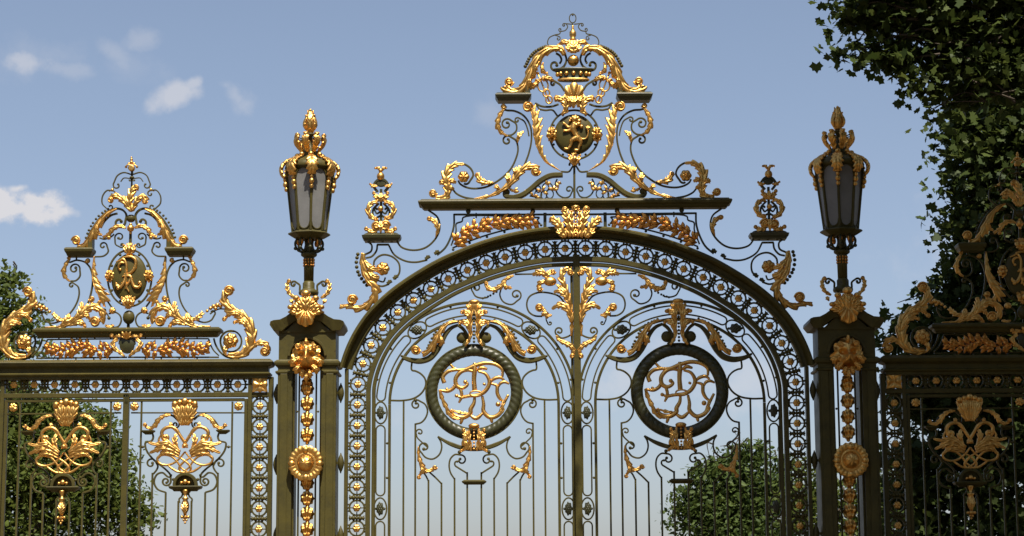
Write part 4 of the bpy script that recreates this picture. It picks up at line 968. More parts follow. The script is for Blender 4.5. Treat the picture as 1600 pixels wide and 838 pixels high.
a, b = c5((420, 548), (520, 795)); bar(m, [a, b], 2.6, 2.6, y=-.03, rnd=True); ball(m, a[0], a[1], 2.6, y=-.03)
for (cx, cy), r in zip(c5((462, 650), (490, 710), (512, 765)), (9.5, 6, 5.8)): ringc(m, cx, cy, r*.85, r, w=2.6, d=2.6, y=-.04, n=20, rnd=True)
leaf(m, c5((440, 610), (410, 630), (385, 655), (355, 680)), 4, n=4, h=4, y=-.05); leaf(m, c5((440, 600), (480, 585), (520, 595), (550, 610)), 4, n=4, h=4, y=-.05); leaf(m, c5((435, 600), (400, 620)), 3.5, n=2, h=4, y=-.06); leaf(m, c5((450, 590), (480, 600)), 3.5, n=2, h=4, y=-.06)
gpart('caduceus', m, crest2)
m = MB(); shell(m, 896.6, 147, 17, 18, y=-.07, n=6, h=9)
for s in (-1, 1):
    q = lambda pts: [(896.8+s*(a-896.8), b) for a, b in pts]
    leaf(m, q(c8((545, 325), (575, 290), (572, 245), (545, 212), (505, 205))), 5.5, n=4, h=6, y=-.10, base=.5, tipw=.7, tip=3.6, tsg=s); leaf(m, q(c8((610, 270), (600, 220), (575, 190))), 5, n=3, h=6, y=-.12)
leaf(m, c8((632, 275), (632, 235), (632, 190)), 6, n=3, h=6, y=-.13)
gpart('gilt_shell', m, crest2, False)
m = MB(); lobed(m, 897.3, 211, 32.3, 33.3, lambda u, v: 2+9*math.sqrt(max(0, 1-u*u-v*v)), y=-.01, nt=60, nr=14)
shield = m.build('shield', 'green', crest2)
for cx in (862.2, 932.6): m = MB(); lionface(m, cx, 210, 9.5, 13.5, y=-.06, h=7); m.build('mask', 'gold', shield)
m = MB(); badge(m, 897.4, 248.5, 8.2, y=-.07); m.build('gilt_badge', 'gold', shield)
m = MB(); LYN = -.125                                 # rampant lion in relief
def limb(pts, r, y=LYN): 
    pp = cat(pts); sc = np.interp(np.linspace(0, 1, len(pp)), np.linspace(0, 1, len(r)), r); sweep3(m, plane(pp, y), FN, roundp(1, 10), sc, smooth=True); ball(m, *pp[0], r[0], y=y); ball(m, *pp[-1], r[-1], y=y)
limb(c8((640, 385), (630, 425), (650, 470), (662, 495)), (5, 5.6, 4.2, 4.6))
limb(c8((655, 490), (620, 512), (612, 545), (590, 572), (570, 570)), (4.4, 4, 2.4, 1.8, 2))
limb(c8((665, 490), (685, 525), (672, 555), (665, 580), (645, 580)), (4, 3.4, 2.2, 1.8, 2))
limb(c8((622, 410), (595, 415), (575, 395), (560, 385)), (3.2, 2.4, 1.8, 2)); limb(c8((622, 428), (590, 440), (565, 440)), (2.8, 2.2, 2))
limb(c8((672, 485), (695, 500), (722, 495), (738, 465), (735, 430)), (1.8, 1.4, 1.3, 1.3, 1.5)); leaf(m, c8((735, 440), (738, 405)), 3.2, n=3, h=3, y=LYN)
for a, b, r in ((640, 358, 5.6), (660, 350, 4), (672, 370, 4), (668, 392, 4), (650, 400, 4), (628, 345, 3.4), (645, 340, 3.6), (690, 410, 3.2), (612, 355, 2.6), (605, 368, 2)): ball(m, *c8((a, b))[0], r, y=LYN-.01, n=10)
m.build('lion', 'gold', shield)
# --- obelisk finials and their supports
m = MB()
bar(m, cf((150, 462), (170, 480), (167, 512), (135, 530)), 2.8, 3.6); bar(m, cf((200, 478), (195, 510), (170, 540), (140, 548)), 2.8, 3.6)
bar(m, cf((198, 478), (260, 478)), 3, 4); bar(m, cf((258, 478), (288, 530), (345, 563), (400, 570), (462, 558)), 2.8, 3.6)
bar(m, cf((300, 458), (328, 492), (390, 507), (455, 492), (507, 443), (527, 390), (515, 335), (468, 298)), 2.8, 3.6)
bar(m, cf((180, 600), (186, 560), (225, 532), (275, 540), (312, 575), (315, 625), (292, 660)), 2.8, 3.6)
bar(m, cf((242, 650), (232, 672), (200, 665)), 2.4, 3); bar(m, cf((190, 688), (225, 696), (262, 684)), 2.8, 3.6)
for a, b in cf((462, 557), (510, 530), (262, 686), (294, 660)): bar(m, [(a-3.5, b-1), (a+4, b-5.5)], 4.5, 6); ball(m, a, b-5, 2.4)
for px in (180, 228, 275): ball(m, *cf((px, 460))[0], 2.6)
beads(m, cf((98, 528), (90, 570), (98, 620), (120, 660), (145, 690)), 9, 3, y=-.01)
o = m.build('spandrel_scroll', 'green', arch); mpair(o)
m = MB(); leaf(m, cf((505, 440), (517, 395), (500, 355), (472, 342)), 4, n=4, h=4, y=-.04, base=.2, tipw=.7, tip=3.6); gpart('gilt_leaf', m, arch)
m = MB(); rosette(m, *cf((230, 605))[0], 11, y=-.04, petals=7, h=6); gpart('gilt_flower', m, arch)
m = MB()
leaf(m, cf((122, 522), (120, 590), (145, 660), (178, 700), (182, 735), (152, 782), (105, 805), (50, 795), (5, 798)), 9, 3.5, n=9, h=6, y=-.05, base=.7, tipw=.4, peak=.3, lob=.5)
leaf(m, cf((135, 560), (165, 600), (205, 612)), 5.5, n=3, h=5, y=-.08, base=.4); leaf(m, cf((150, 610), (180, 645), (212, 652)), 5.5, n=3, h=5, y=-.08, base=.4)
volute(m, *cf((70, 768))[0], 8.4, y=-.05, sg=-1); gpart('gilt_wing', m, arch)
def finx(par):
    m = MB(); x0, x1 = LX(569, 370), LX(624, 370)
    stack(m, x0, x1, -.12, .12, [(zz(376.5), -.01), (zz(374), .0), (zz(372), .02), (zz(368), .03), (zz(367), .0), (zz(365), -.02), (zz(363), -.06)])
    c = 595.5
    for s in (-1, 1):
        q = lambda *p: [(c+s*(a-c), b) for a, b in p]
        bar(m, q((592, 346), (584, 340), (583, 328), (592, 318)), 3, 5); bar(m, q((590, 300), (584, 291), (590, 282), (595, 281)), 4, 6, c0=None); bar(m, q((593, 306), (588, 313)), 3, 4)
        bar(m, q((595, 330), (589, 334), (586, 330)), 2.6, 4, c1=(3, s, .6)); bar(m, q((595, 337), (588, 341)), 3, 4)
    bar(m, [(c, 350), (c, 296)], 4, 6); lobed(m, c, 287.5, 8, 5, lambda u, v: 2, y=0, nt=20, nr=3)
    o = m.build('obelisk', 'iron', par)
    m = MB()
    for s in (-1, 1):
        q = lambda *p: [(c+s*(a-c), b) for a, b in p]
        leaf(m, q((588, 344), (577.5, 336), (576, 325), (583, 317), (590, 316)), 3.8, n=4, h=5, y=-.05, base=.8, tipw=.6); volute(m, *q((587, 342))[0], 4, y=-.06, sg=s)
        leaf(m, q((593, 315), (588, 308), (585, 302)), 3.6, n=3, h=4, y=-.05, base=.7, tip=3); volute(m, *q((588.5, 353.5))[0], 8.2, y=-.06, sg=s)
        leaf(m, q((590, 362), (580, 362), (573, 358)), 4, n=3, h=4, y=-.07, base=.7, tip=3.4); leaf(m, q((590, 291), (583, 291), (579, 288)), 2.6, n=3, h=3, y=-.04, base=.6, tip=1.8)
        leaf(m, q((594, 268), (591, 263), (587, 263)), 2.4, n=2, h=3, y=-.03, tip=1.8)
    ball(m, c-.8, 276, 6.2, ry=7, n=16); ball(m, c-1, 267, 3, ry=4); leaf(m, [(c, 316), (c, 302)], 4, n=3, h=4, y=-.08); ball(m, c-.5, 326.5, 4.6, y=-.06); leaf(m, [(c, 364), (c, 346)], 4, n=3, h=4, y=-.1)
    m.build('gilt_mounts', 'gold', o); return o
mpair(finx(arch))
# ================================================================ pillar (left; mirror on the right)
ax = 482.3; OX = P(ax, 600)[0]; PIL = OX
pillar = thing('gate_pillar', 'sunlit olive pillar with gilt lion mask, between the left railing panel and the arch', 'pillar', (OX, 0, 0), 'lamp pillars of the gate')
YF = -.28
z = lambda py: P(ax, py, YF)[2]   #                                            # front face
m = MB()
for s in (-1, 1):
    x0, x1 = sorted((s*.455, s*.225)); box(m, x0, x1, YF, -YF, .5, z(572))
    x0, x1 = sorted((s*.415, s*.30)); box(m, x0, x1, YF-.022, YF-.003, .5, z(584))
    x0, x1 = sorted((s*.224, s*.195)); box(m, x0, x1, YF+.10, -YF-.1, .5, z(572))
m.build('shaft', 'green', pillar, bevel=.006)
m = MB(); box(m, -.62, .62, -.48, .48, 0, .32); stack(m, -.56, .56, -.42, .42, [(.32, .02), (.36, .03), (.44, 0), (.5, -.05)]); m.build('plinth', 'stone', pillar, bevel=.01)
m = MB()                                             # upper block with arched niche
V = []; hw = .445; zt, zb_ = z(517), z(572); nx = .26; zc_ = z(556)
for y in (YF, ):
    arc = [(nx*cos(a), zc_+nx*.98*sin(a)) for a in np.linspace(0, pi, 21)]
ring_o = [(hw, zb_), (hw, zt), (-hw, zt), (-hw, zb_)]
poly = [(nx, zb_)]+[(a, b) for a, b in arc]+[(-nx, zb_), (-hw, zb_), (-hw, zt), (hw, zt), (hw, zb_)]
# front as strips between the niche arc and the outer block
A = [(nx, zb_)]+arc+[(-nx, zb_)]
def outp(x, zz_, i, n): 
    if i == 0: return (hw, zb_)
    if i == n-1: return (-hw, zb_)
    t = (i-1)/(n-3); 
    if t < .2: return (hw, zc_+(zt-zc_)*t/.2)
    if t > .8: return (-hw, zc_+(zt-zc_)*(1-t)/.2)
    return (hw-(t-.2)/.6*2*hw, zt)
O = [outp(a, b, i, len(A)) for i, (a, b) in enumerate(A)]
V = [(a, YF, b) for a, b in A]+[(a, YF, b) for a, b in O]+[(a, YF+.12, b) for a, b in A]; n = len(A)
Fs = [(i, i+1, n+i+1, n+i) for i in range(n-1)]+[(i, 2*n+i, 2*n+i+1, i+1) for i in range(n-1)]+[tuple(range(2*n, 3*n))]
m.add(V, Fs, False)
box(m, -hw, hw, YF+.121, -YF, zb_, zt);
for s in (-1, 1): m.add([(s*hw, YF, zb_), (s*hw, YF+.121, zb_), (s*hw, YF+.121, zt), (s*hw, YF, zt)], [(0, 1, 2, 3)], False)
m2 = MB(); q = [(nx*1.0*cos(a), YF-.012, zc_+nx*.98*sin(a)) for a in np.linspace(0, pi, 30)]
sweep3(m, np.array([(1.10*a, b, zc_+(c-zc_)*1.10) for a, b, c in q]), FN, rectp(4, 3))
m.build('head_block', 'green', pillar, recalc=True)
m = MB()
for s in (-1, 1):
    x0, x1 = sorted((s*.47, s*.24))
    stack(m, x0, x1, YF, -YF, [(z(572.5), .0), (z(571), .03), (z(568), .04), (z(565), .04), (z(563), .01), (z(562), .005)])
    stack(m, x0, x1, YF, -YF, [(z(584), .0), (z(583), .02), (z(580.5), .025), (z(579), .0)])
m.build('necking', 'green', pillar, bevel=.003)
# cap: swept ogee pediment
m = MB()
prof = [(58, 509), (57, 503.5), (52, 501.5), (42, 500.5), (33, 496), (25, 490), (18, 485.5), (8, 484.5), (0, 484.5)]
pts = [( -a, b) for a, b in prof]+[(a, b) for a, b in prof[::-1][1:]]
up = [(a*S, z(b)) for a, b in pts]
lo = []
for a, b in pts:
    t = abs(a); lo.append((a*S*(.93 if t > 50 else .97), z(517.5 if t > 50 else 518.5 if t > 40 else (b+15 if t > 24 else b+16))))
Y0, Y1 = YF-.12, -YF+.12; n = len(up)
V = [(a, Y0, b) for a, b in up]+[(a, Y1, b) for a, b in up]+[(a*.97, Y0+.05, b) for a, b in lo]+[(a*.97, Y1-.05, b) for a, b in lo]
Fs = []
for i in range(n-1): Fs += [(i, i+1, n+i+1, n+i), (2*n+i, 3*n+i, 3*n+i+1, 2*n+i+1), (i, 2*n+i, 2*n+i+1, i+1), (n+i, n+i+1, 3*n+i+1, 3*n+i)]
for i in (0, n-1): Fs.append((i, n+i, 3*n+i, 2*n+i))
m.add(V, Fs, False)
# tympanum under the swept moulding
V = [(a*.80, YF-.02, max(b, z(518))+.02) for a, b in lo]+[(a*.80, -YF+.02, max(b, z(518))+.02) for a, b in lo]; zt2 = z(520); V2 = [(a*.80, YF-.02, zt2) for a, b in lo]+[(a*.80, -YF+.02, zt2) for a, b in lo]
V = V+V2; Fs = []
for i in range(n-1): Fs += [(i, i+1, 2*n+i+1, 2*n+i), (n+i, 3*n+i, 3*n+i+1, n+i+1), (i, n+i, n+i+1, i+1), (2*n+i, 2*n+i+1, 3*n+i+1, 3*n+i)]
for i in (0, n-1): Fs.append((i, n+i, 3*n+i, 2*n+i))
m.add(V, Fs, False)
stack(m, -hw, hw, YF, -YF, [(z(521.5), .0), (z(519.5), .02), (z(517), .06), (z(514), .10), (z(511.5), .115), (z(510.5), .08)]) if False else None
m.build('cap', 'green', pillar, bevel=.006)
# thin rods and bead chain in the open slot
for s in (-1, 1):
    m = MB(); box(m, s*.133-.013, s*.133+.013, YF+.14, YF+.17, .5, z(572)); ball3(m, (s*.165, YF+.155, z(642)), .018, .018, .018, 8, 6); m.build('rod', 'green', pillar)
def tuft(mb, cy, r=11, cx=None):
    c = ax if cx is None else cx
    lobed(mb, c, cy, r, r*1.12, lambda u, v: 8.5*math.sqrt(max(0, 1-.92*(u*u+v*v)))+2.0*cos(math.atan2(u, v+1.6)*17)*(.5+.5*abs(u))+1.3*sin(v*7+2*abs(u)), lambda t: .93+.07*cos(9*t), y=YF+.05, nt=54, nr=14, back=6)
ys = [599, 607, 631, 655.5, 680, 754.5, 779, 803, 827.5, 852, 876, 900]
for y in ys[1:]:
    m = MB(); tuft(m, y); ball(m, ax, y+12.4, 3, y=YF+.05, n=8); m.build('leaf_bead', 'gold', pillar)
m = MB(); tuft(m, 599, 9); m.build('leaf_bead', 'gold', pillar)
m = MB()
R_ = lambda u, v: math.hypot(u, v)
lobed(m, ax-.8, 724.5, 27.5, 28.5, lambda u, v: (7+3*(sin(min(1, max(0, (R_(u, v)-.58)/.42))*pi)**.6)*(.86+.14*cos(22*math.atan2(v, u))) if R_(u, v) > .58 else (6+2.4*(R_(u, v) > .45) if R_(u, v) > .42 else 6+12*math.sqrt(max(0, 1-(R_(u, v)/.44)**2))+.35*cos(8*math.atan2(v, u))*min(1, R_(u, v)*4))), lambda t: .965+.035*cos(20*t), y=YF-.06, nt=120, nr=30, back=10)
for k in range(4): a = k*pi/2; ball(m, ax-.8+21.5*cos(a), 724.5+21.5*sin(a), 5, y=YF-.14, sy=.7)
m.build('medallion', 'gold', pillar)
m = MB(); lionface(m, ax, 560, 28, 30, y=YF-.04, h=17)
for s in (-1, 1): volute(m, ax+s*12.5, 542, 5, y=YF-.13, sg=s)
for a, b, r in ((0, 534.5, 4), (-21, 566, 6), (21, 566, 6), (-15, 577, 5.5), (15, 577, 5.5), (-6, 584, 4.5), (6, 584, 4.5), (0, 589, 4.5)): leaf(m, [(ax+a*.6, b-6), (ax+a, b), (ax+a*1.05, b+7)], r*.8, n=3, h=5, y=YF-.10, base=.7)
m.build('lion_mask', 'gold', pillar)
m = MB()                                             # shell at the foot of the lamp
for k in range(-3, 4):
    a = radians(k*22); r = 30-abs(k)*1.2; leaf(m, [(ax+4*sin(a), 497-2*cos(a)), (ax+r*.6*sin(a), 497-r*.75*cos(a)), (ax+r*.98*sin(a), 495-r*cos(a))], 5, n=3, h=7, y=YF-.16+abs(k)*.015, base=.6, tipw=.8, peak=.6, lob=.2)
for dx, y, r in ((0, 459, 7.8), (-15, 466, 5.6), (15, 466, 5.6), (-24, 480, 4.8), (24, 480, 4.8)): ball(m, ax+dx, y, r, ry=r*.8, y=YF-.16)
shell(m, ax-.5, 497, 15, 14.5, y=YF-.14, n=7, h=10, up=False)
m.build('gilt_shell', 'gold', pillar)
for s in (-1, 1):
    m = MB(); q = lambda *p: [(ax+s*(a-482.3), b) for a, b in p]
    bar(m, q((475, 462), (469, 455), (468.5, 446), (463, 441.5)), 3, 4, c1=(5, -s, .9), y=-.02); o = m.build('side_scroll', 'green', pillar)
    m = MB(); leaf(m, q((463, 466), (454, 460), (449.5, 451), (450, 443), (452.5, 439.5)), 3, n=5, h=4, y=-.05, base=.7, tipw=.7, tip=3.4); leaf(m, q((459, 475), (455, 468)), 3, n=2, h=3, y=-.1); m.build('gilt_leaf', 'gold', o)
# hinge pins beside the pillar
for px, py in ((432.9, 616), (432, 726.4), (532.7, 614.5), (532.6, 724), (432, 838), (532.4, 838)):
    m = MB(); c = L(px, py); lathe(m, c[0], -.02, [(r*S, c[2]+h*S) for r, h in ((.6, 16), (1.5, 13), (3, 10), (4.8, 4), (5.2, 0), (4.8, -4), (3, -10), (1.5, -13), (.6, -16))], n=12)
    x0, x1 = sorted((c[0], math.copysign(.45, c[0]))); box(m, x0-.03, x1+.03, -.04, .0, c[2]-.02, c[2]+.02)
    m.build('hinge_knuckle', 'green', pillar)

# ================================================================ lantern
LX0 = P(483, 380)[0]
def make_lantern(rot):
    global OX
    OX = LX0; px = 483; z = lambda py: LZ(px, py)
    t = thing('lantern', '', 'lantern', (OX, 0, 0), 'tall lanterns on the gate pillars')
    m = MB()
    lathe(m, 0, 0, [(r*S, z(y)) for r, y in ((15, 461), (16, 458), (15.5, 455), (11, 453), (9.5, 451), (9.5, 443), (8.6, 442), (7.6, 440))], n=24)
    lathe(m, 0, 0, [(r*S, z(y)) for r, y in ((7.6, 441), (8.2, 404), (8.6, 402))], n=64, fl=lambda a: 1-.07*(cos(a*12) > .2))
    lathe(m, 0, 0, [(r*S, z(y)) for r, y in ((9, 402.5), (12.5, 400), (13, 397), (10, 395), (7, 393), (9, 390), (8, 388), (7, 383), (8, 374))], n=24)
    post = m.build('post', 'green', t)
    m = MB()
    for k in range(12):
        a = 2*pi*k/12; [ball3(m, (.082*sin(a), -.082*cos(a), z(yy)), .013, .013, hh, 8, 6) for yy, hh in ((406.5, .022), (411, .026), (415.5, .016))]
    m.build('gilt_flutes', 'oldgold', post)
    m = MB(); mg = MB()
    for k in range(8):
        a = 2*pi*k/8+rot; d = np.array([sin(a), -cos(a), 0])
        rz = [(19, 374), (22, 381), (19, 390), (12, 394), (8, 391)]
        pts = np.array([d*r*S+np.array([0, 0, z(y)]) for r, y in cat(rz)]); sweep3(m, pts, np.cross(d, [0, 0, 1]), roundp(1.9, 8), smooth=True)
        c = d*21.5*S; ball3(m, (c[0], c[1], z(389)), .03, .03, .03, 8, 6)
        b = d*17.5*S; ball3(mg, (b[0], b[1], z(379)), .032, .032, .055, 8, 6)
    cage = m.build('basket', 'iron', t); mg.build('gilt_mounts', 'oldgold', cage)
    m = MB(); lathe(m, 0, 0, [(r*S, z(y)) for r, y in ((16, 375), (24, 373), (31, 369), (34, 367), (33, 365), (27.5, 364), (26, 362.5))], n=8, smooth=False, rot=rot+0)
    m.build('base_plate', 'green', t, bevel=.004)
    # body: ribs, glass, arches
    rb, zb2, rt, zt2 = .262, z(363), .375, z(268)
    m = MB(); gl = MB(); ga = MB()
    for k in range(8):
        a = 2*pi*k/8+rot; a2 = a+2*pi/8; d = np.array([sin(a), -cos(a), 0]); e = np.array([sin(a2), -cos(a2), 0])
        pts = np.array([d*rb+np.array([0, 0, zb2]), d*(rb+rt)/2+np.array([0, 0, (zb2+zt2)/2]), d*rt+np.array([0, 0, zt2])])
        sweep3(m, pts, d, rectp(3.6, 4.4), smooth=False)
        p = lambda s, v: (d*(1-s)+e*s)*((rb+(rt-rb)*v)*.985)+np.array([0, 0, zb2+(zt2-zb2)*v])
        gl.add([p(0, 0), p(1, 0), p(1, 1), p(0, 1)], [(0, 1, 2, 3)], False)
        # arched head and foot of the pane frame
        for (v0, v1, sg) in ((.84, 1.03, 1), (.13, .0, -1)):
            n = 12; V = []
            for i in range(n+1):
                s = .06+.88*i/n; q = (s-.5)/.44; arcv = v0+(v1-v0)*.85*math.sqrt(max(0, 1-q*q)); V.append(p(s, arcv)*np.array([1.02, 1.02, 1])); V.append(p(s, v1)*np.array([1.02, 1.02, 1]))
            m.add(V, [(2*i, 2*i+2, 2*i+3, 2*i+1) for i in range(n)], False)
            arcp_ = np.array(V[0::2]); mid = (d+e)/np.linalg.norm(d+e); sweep3(m, arcp_, mid, rectp(1.8, 2.4))
            for sd2 in (0.05, .95):
                pp = np.array([p(sd2, .08)*np.array([1.02, 1.02, 1]), p(sd2, .5)*np.array([1.02, 1.02, 1]), p(sd2, .88)*np.array([1.02, 1.02, 1])]) 
                if sg == 1: sweep3(m, pp, mid, rectp(1.6, 2))
        # gilt leaf over each rib with two hanging beads
        rz = [(40, 279), (44, 272), (43.5, 263), (37, 255), (28, 250), (20, 247)]
        pts = np.array([d*r*S+np.array([0, 0, z(y)]) for r, y in cat(rz)]); T = np.gradient(pts, axis=0); T /= np.linalg.norm(T, axis=1)[:, None]
        side = np.cross(d, [0, 0, 1]); nn2 = np.array([np.cross(side, t_) for t_ in T]); 
        if np.dot(nn2[len(nn2)//2], d+np.array([0, 0, .7])) < 0: nn2 = -nn2
        leaf3(ga, pts[::-1], nn2[::-1], .078, .078, 6, .05, .02, .45, .6, .62, .2, .40)
        c = d*.20; ball3(ga, (c[0], c[1], z(244)), .045, .045, .035, 10, 6)
        for r, y, q in ((41, 283, .03), (40, 290, .042), (38.5, 297.5, .034)): c = d*(r-1.5)*S; ball3(ga, (c[0], c[1], z(y)), q, q, q*1.2, 10, 7)
    frame = m.build('frame', 'green', t)
    gl.build('glass', 'glass', t, recalc=False); ga.build('gilt_rib_leaves', 'gold', frame)
    m = MB(); lathe(m, 0, 0, [(r*S, z(y)) for r, y in ((38, 268), (40, 264), (38, 258), (30, 253), (21, 250), (15, 247), (13.5, 243), (14.5, 239.5), (14, 238), (9, 236), (4, 230), (3, 222), (3.5, 214), (9, 212), (9, 210), (5, 208.5))], n=32, fl=lambda a: 1)
    dome = m.build('dome', 'green', t)
    m = MB(); mi = MB()
    for k in range(8):
        a = 2*pi*(k+.5)/8+rot; d = np.array([sin(a), -cos(a), 0])
        rz = [(13, 240), (16, 234), (22, 226), (24, 219), (21, 214), (25, 212)]
        pts = np.array([d*r*S+np.array([0, 0, z(y)]) for r, y in cat(rz)]); T = np.gradient(pts, axis=0); T /= np.linalg.norm(T, axis=1)[:, None]; side = np.cross(d, [0, 0, 1]); nn2 = np.array([np.cross(side, t_) for t_ in T])
        if np.dot(nn2[len(nn2)//2], d) < 0: nn2 = -nn2
        leaf3(m, pts, nn2, .05, .05, 4, .035, .02, .6, .5, .5, .3, .4); c = d*.235; ball3(m, (c[0], c[1], z(214)), .035, .035, .03, 8, 6)
        sweep3(mi, np.array([d*.05+np.array([0, 0, z(216)]), d*.14+np.array([0, 0, z(219)]), d*.22+np.array([0, 0, z(217)])]), np.array([0, 0, 1.0]), roundp(1, 6), smooth=True)
    m.build('gilt_coronet', 'gold', dome); mi.build('coronet_stays', 'iron', dome)
    m = MB()
    lathe(m, 0, 0, [(r*S, z(y)) for r, y in ((4, 209), (6, 206), (8.6, 200), (9.4, 195), (8.8, 189), (6.6, 184), (4.8, 179), (3.4, 175), (1.8, 172), (.4, 170))], n=40, fl=lambda a: 1+.07*cos(6*a))
    for k in range(6):
        a = 2*pi*k/6; d = np.array([sin(a), -cos(a), 0]); rz = [(7, 204), (10.5, 197), (9, 189), (6.5, 184), (9, 181)] if k % 2 else [(7, 198), (8.5, 190), (6, 182), (4, 176), (5, 172)]
        pts = np.array([d*r*S+np.array([0, 0, z(y)]) for r, y in cat(rz)]); T = np.gradient(pts, axis=0); T /= np.linalg.norm(T, axis=1)[:, None]; side = np.cross(d, [0, 0, 1]); nn2 = np.array([np.cross(side, t_) for t_ in T])
        if np.dot(nn2[len(nn2)//2], d) < 0: nn2 = -nn2
        leaf3(m, pts, nn2, .034, .034, 3, .022, .01, .7, .3, .4, .3, .3)
    m.build('flame_finial', 'gold', t)
    return t
lan = make_lantern(radians(10)); lan['label'] = 'left lantern, frosted panes and gilt leaves in the sun, on the brighter pillar'
lan2 = make_lantern(radians(-13)); lan2['label'] = 'right lantern, shaded and nearly black, standing nearest the overhanging plane tree'
lan2.location.x = 2*GAX-LX0

# ================================================================ mirrored right-hand side
right_panel = copy_tree(panel, None); right_panel.location.x = 2*GAX-PANX; right_panel.scale.x = -1
right_panel['label'] = 'shaded ironwork railing panel at the right edge, dark against the plane tree'
lg_x = leafg.location.x
right_leaf = copy_tree(leafg, None); right_leaf.location.x = 2*GAX-lg_x; right_leaf.scale.x = -1
right_leaf['label'] = 'right gate leaf hung on the shaded pillar, tree crown showing through its lower bars'
right_pillar = copy_tree(pillar, None); right_pillar.location.x = 2*GAX-PIL; right_pillar.scale.x = -1
right_pillar['label'] = 'dark shaded pillar with gilt lion mask, between the arch and the right railing panel'
def unmirror(root, nm, cx):
    st_ = [root]
    while st_:
        o = st_.pop(); st_ += list(o.children)
        if o.name.startswith(nm): o.scale.x = -1; o.location.x = 2*cx
unmirror(right_leaf, 'monogram', mono_cx); unmirror(right_panel, 'monogram', mono_side_cx)
for o in list(right_leaf.children):
    if o.name.startswith('meeting_stile'): bpy.data.objects.remove(o)

# ================================================================ trees
def leafshape(kind):
    if kind == 'plane':
        pts = []
        for k, (a, r) in enumerate([(-90, .12), (-45, .66), (-20, .60), (8, .95), (32, .70), (52, .88), (70, .74), (90, 1.1), (110, .74), (128, .88), (148, .70), (172, .95), (200, .60), (225, .66)]): pts.append((r*cos(radians(a))*.5, r*sin(radians(a))*.5+.1))
        v = [(x, y, -.10*abs(x)*2+.05*y) for x, y in pts]; return np.array(v), [tuple(range(len(v)))]
    v = np.array([(0, -.5, 0), (.28, -.1, -.08), (.2, .3, -.06), (0, .55, .0), (-.2, .3, -.06), (-.28, -.1, -.08)]); return v, [(0, 1, 2, 3), (0, 3, 4, 5)]
def foliage(name, clumps, size, kind, mt, parent, seed, tight=.55, up=.5):
    "clumps: (x, y, z, rx, ry, rz, count); leaves gather in sprays inside each"
    r = np.random.default_rng(seed); C = []; 
    for (x, y, zc, rx, ry, rz, cnt) in clumps:
        ns = max(3, cnt//26); u = r.normal(size=(ns, 3)); u /= np.linalg.norm(u, axis=1)[:, None]; u *= (r.random((ns, 1))**.42)
        cen = u*np.array([rx, ry, rz])+np.array([x, y, zc]); sr = .16*(rx*ry*rz)**(1/3)*tight/.55+size*.65
        per = cnt//ns; p = np.repeat(cen, per, 0)+r.normal(size=(ns*per, 3))*sr*np.array([1, 1, .62]); C.append(p)
    C = np.vstack(C); n = len(C); sv, sf = leafshape(kind); k = len(sv)
    nrm = r.normal(size=(n, 3))*.9+np.array([0, -.15, up+.35]); nrm /= np.linalg.norm(nrm, axis=1)[:, None]
    t = r.normal(size=(n, 3)); t -= (t*nrm).sum(1)[:, None]*nrm; t /= np.linalg.norm(t, axis=1)[:, None]; b = np.cross(nrm, t)
    sc = size*np.clip(r.lognormal(-.06, .26, (n, 1, 1)), .45, 1.4)
    V = C[:, None, :]+sc*(sv[None, :, 0:1]*t[:, None, :]+sv[None, :, 1:2]*b[:, None, :]+sv[None, :, 2:3]*nrm[:, None, :])
    V = V.reshape(-1, 3); me = bpy.data.meshes.new(name)
    loops = np.concatenate([np.array(f)[None, :]+k*np.arange(n)[:, None] for f in sf], 1).reshape(-1)
    tot = np.tile([len(f) for f in sf], n); st2 = np.concatenate([[0], np.cumsum(tot)[:-1]])
    me.vertices.add(len(V)); me.vertices.foreach_set('co', V.reshape(-1)); me.loops.add(len(loops)); me.loops.foreach_set('vertex_index', loops)
    me.polygons.add(len(tot)); me.polygons.foreach_set('loop_start', st2); me.polygons.foreach_set('loop_total', tot); me.update(calc_edges=True); me.validate()
    me.materials.append(M[mt]); o = bpy.data.objects.new(name, me); COL.objects.link(o); o.parent = parent; return o
def limbs(mb, base, tips, r0_, seed):
    R_ = random.Random(seed); base = np.array(base, float)
    for (tp, fork, r1) in tips:
        tp = np.array(tp, float); fk = np.array(fork, float); pts = [fk, fk+(tp-fk)*.35+np.array([R_.uniform(-.3, .3), R_.uniform(-.3, .3), .4]), fk+(tp-fk)*.7+np.array([R_.uniform(-.3, .3), R_.uniform(-.3, .3), .3]), tp]
        p = cat3(pts); sc = np.linspace(1, .25, len(p)); sweep3(mb, p, np.array([.13, .97, .2]), [(cos(2*pi*i/8)*r1, sin(2*pi*i/8)*r1) for i in range(8)], sc, smooth=True)
def twigs(name, cl, root, parent, seed, n=3):
    R_ = random.Random(seed); m = MB()
    for c in cl:
        for k in range(n):
            e = np.array([c[i]+R_.uniform(-.8, .8)*c[3+i] for i in range(3)]); st_ = np.array([c[0]+(root[0]-c[0])*.14, c[1]+(root[1]-c[1])*.1, c[2]+R_.uniform(-.2, .5)])
            mid = (e+st_)/2+np.array([R_.uniform(-.2, .2), R_.uniform(-.2, .2), R_.uniform(.0, .3)]); p = cat3([st_, mid, e]); sc = np.linspace(1, .3, len(p))
            r1 = R_.uniform(.012, .026); sweep3(m, p, np.array([.13, .97, .2]), [(cos(2*pi*i/5)*r1, sin(2*pi*i/5)*r1) for i in range(5)], sc, smooth=True)
    o = m.build(name, 'bark', parent); o['kind'] = 'stuff'; return o
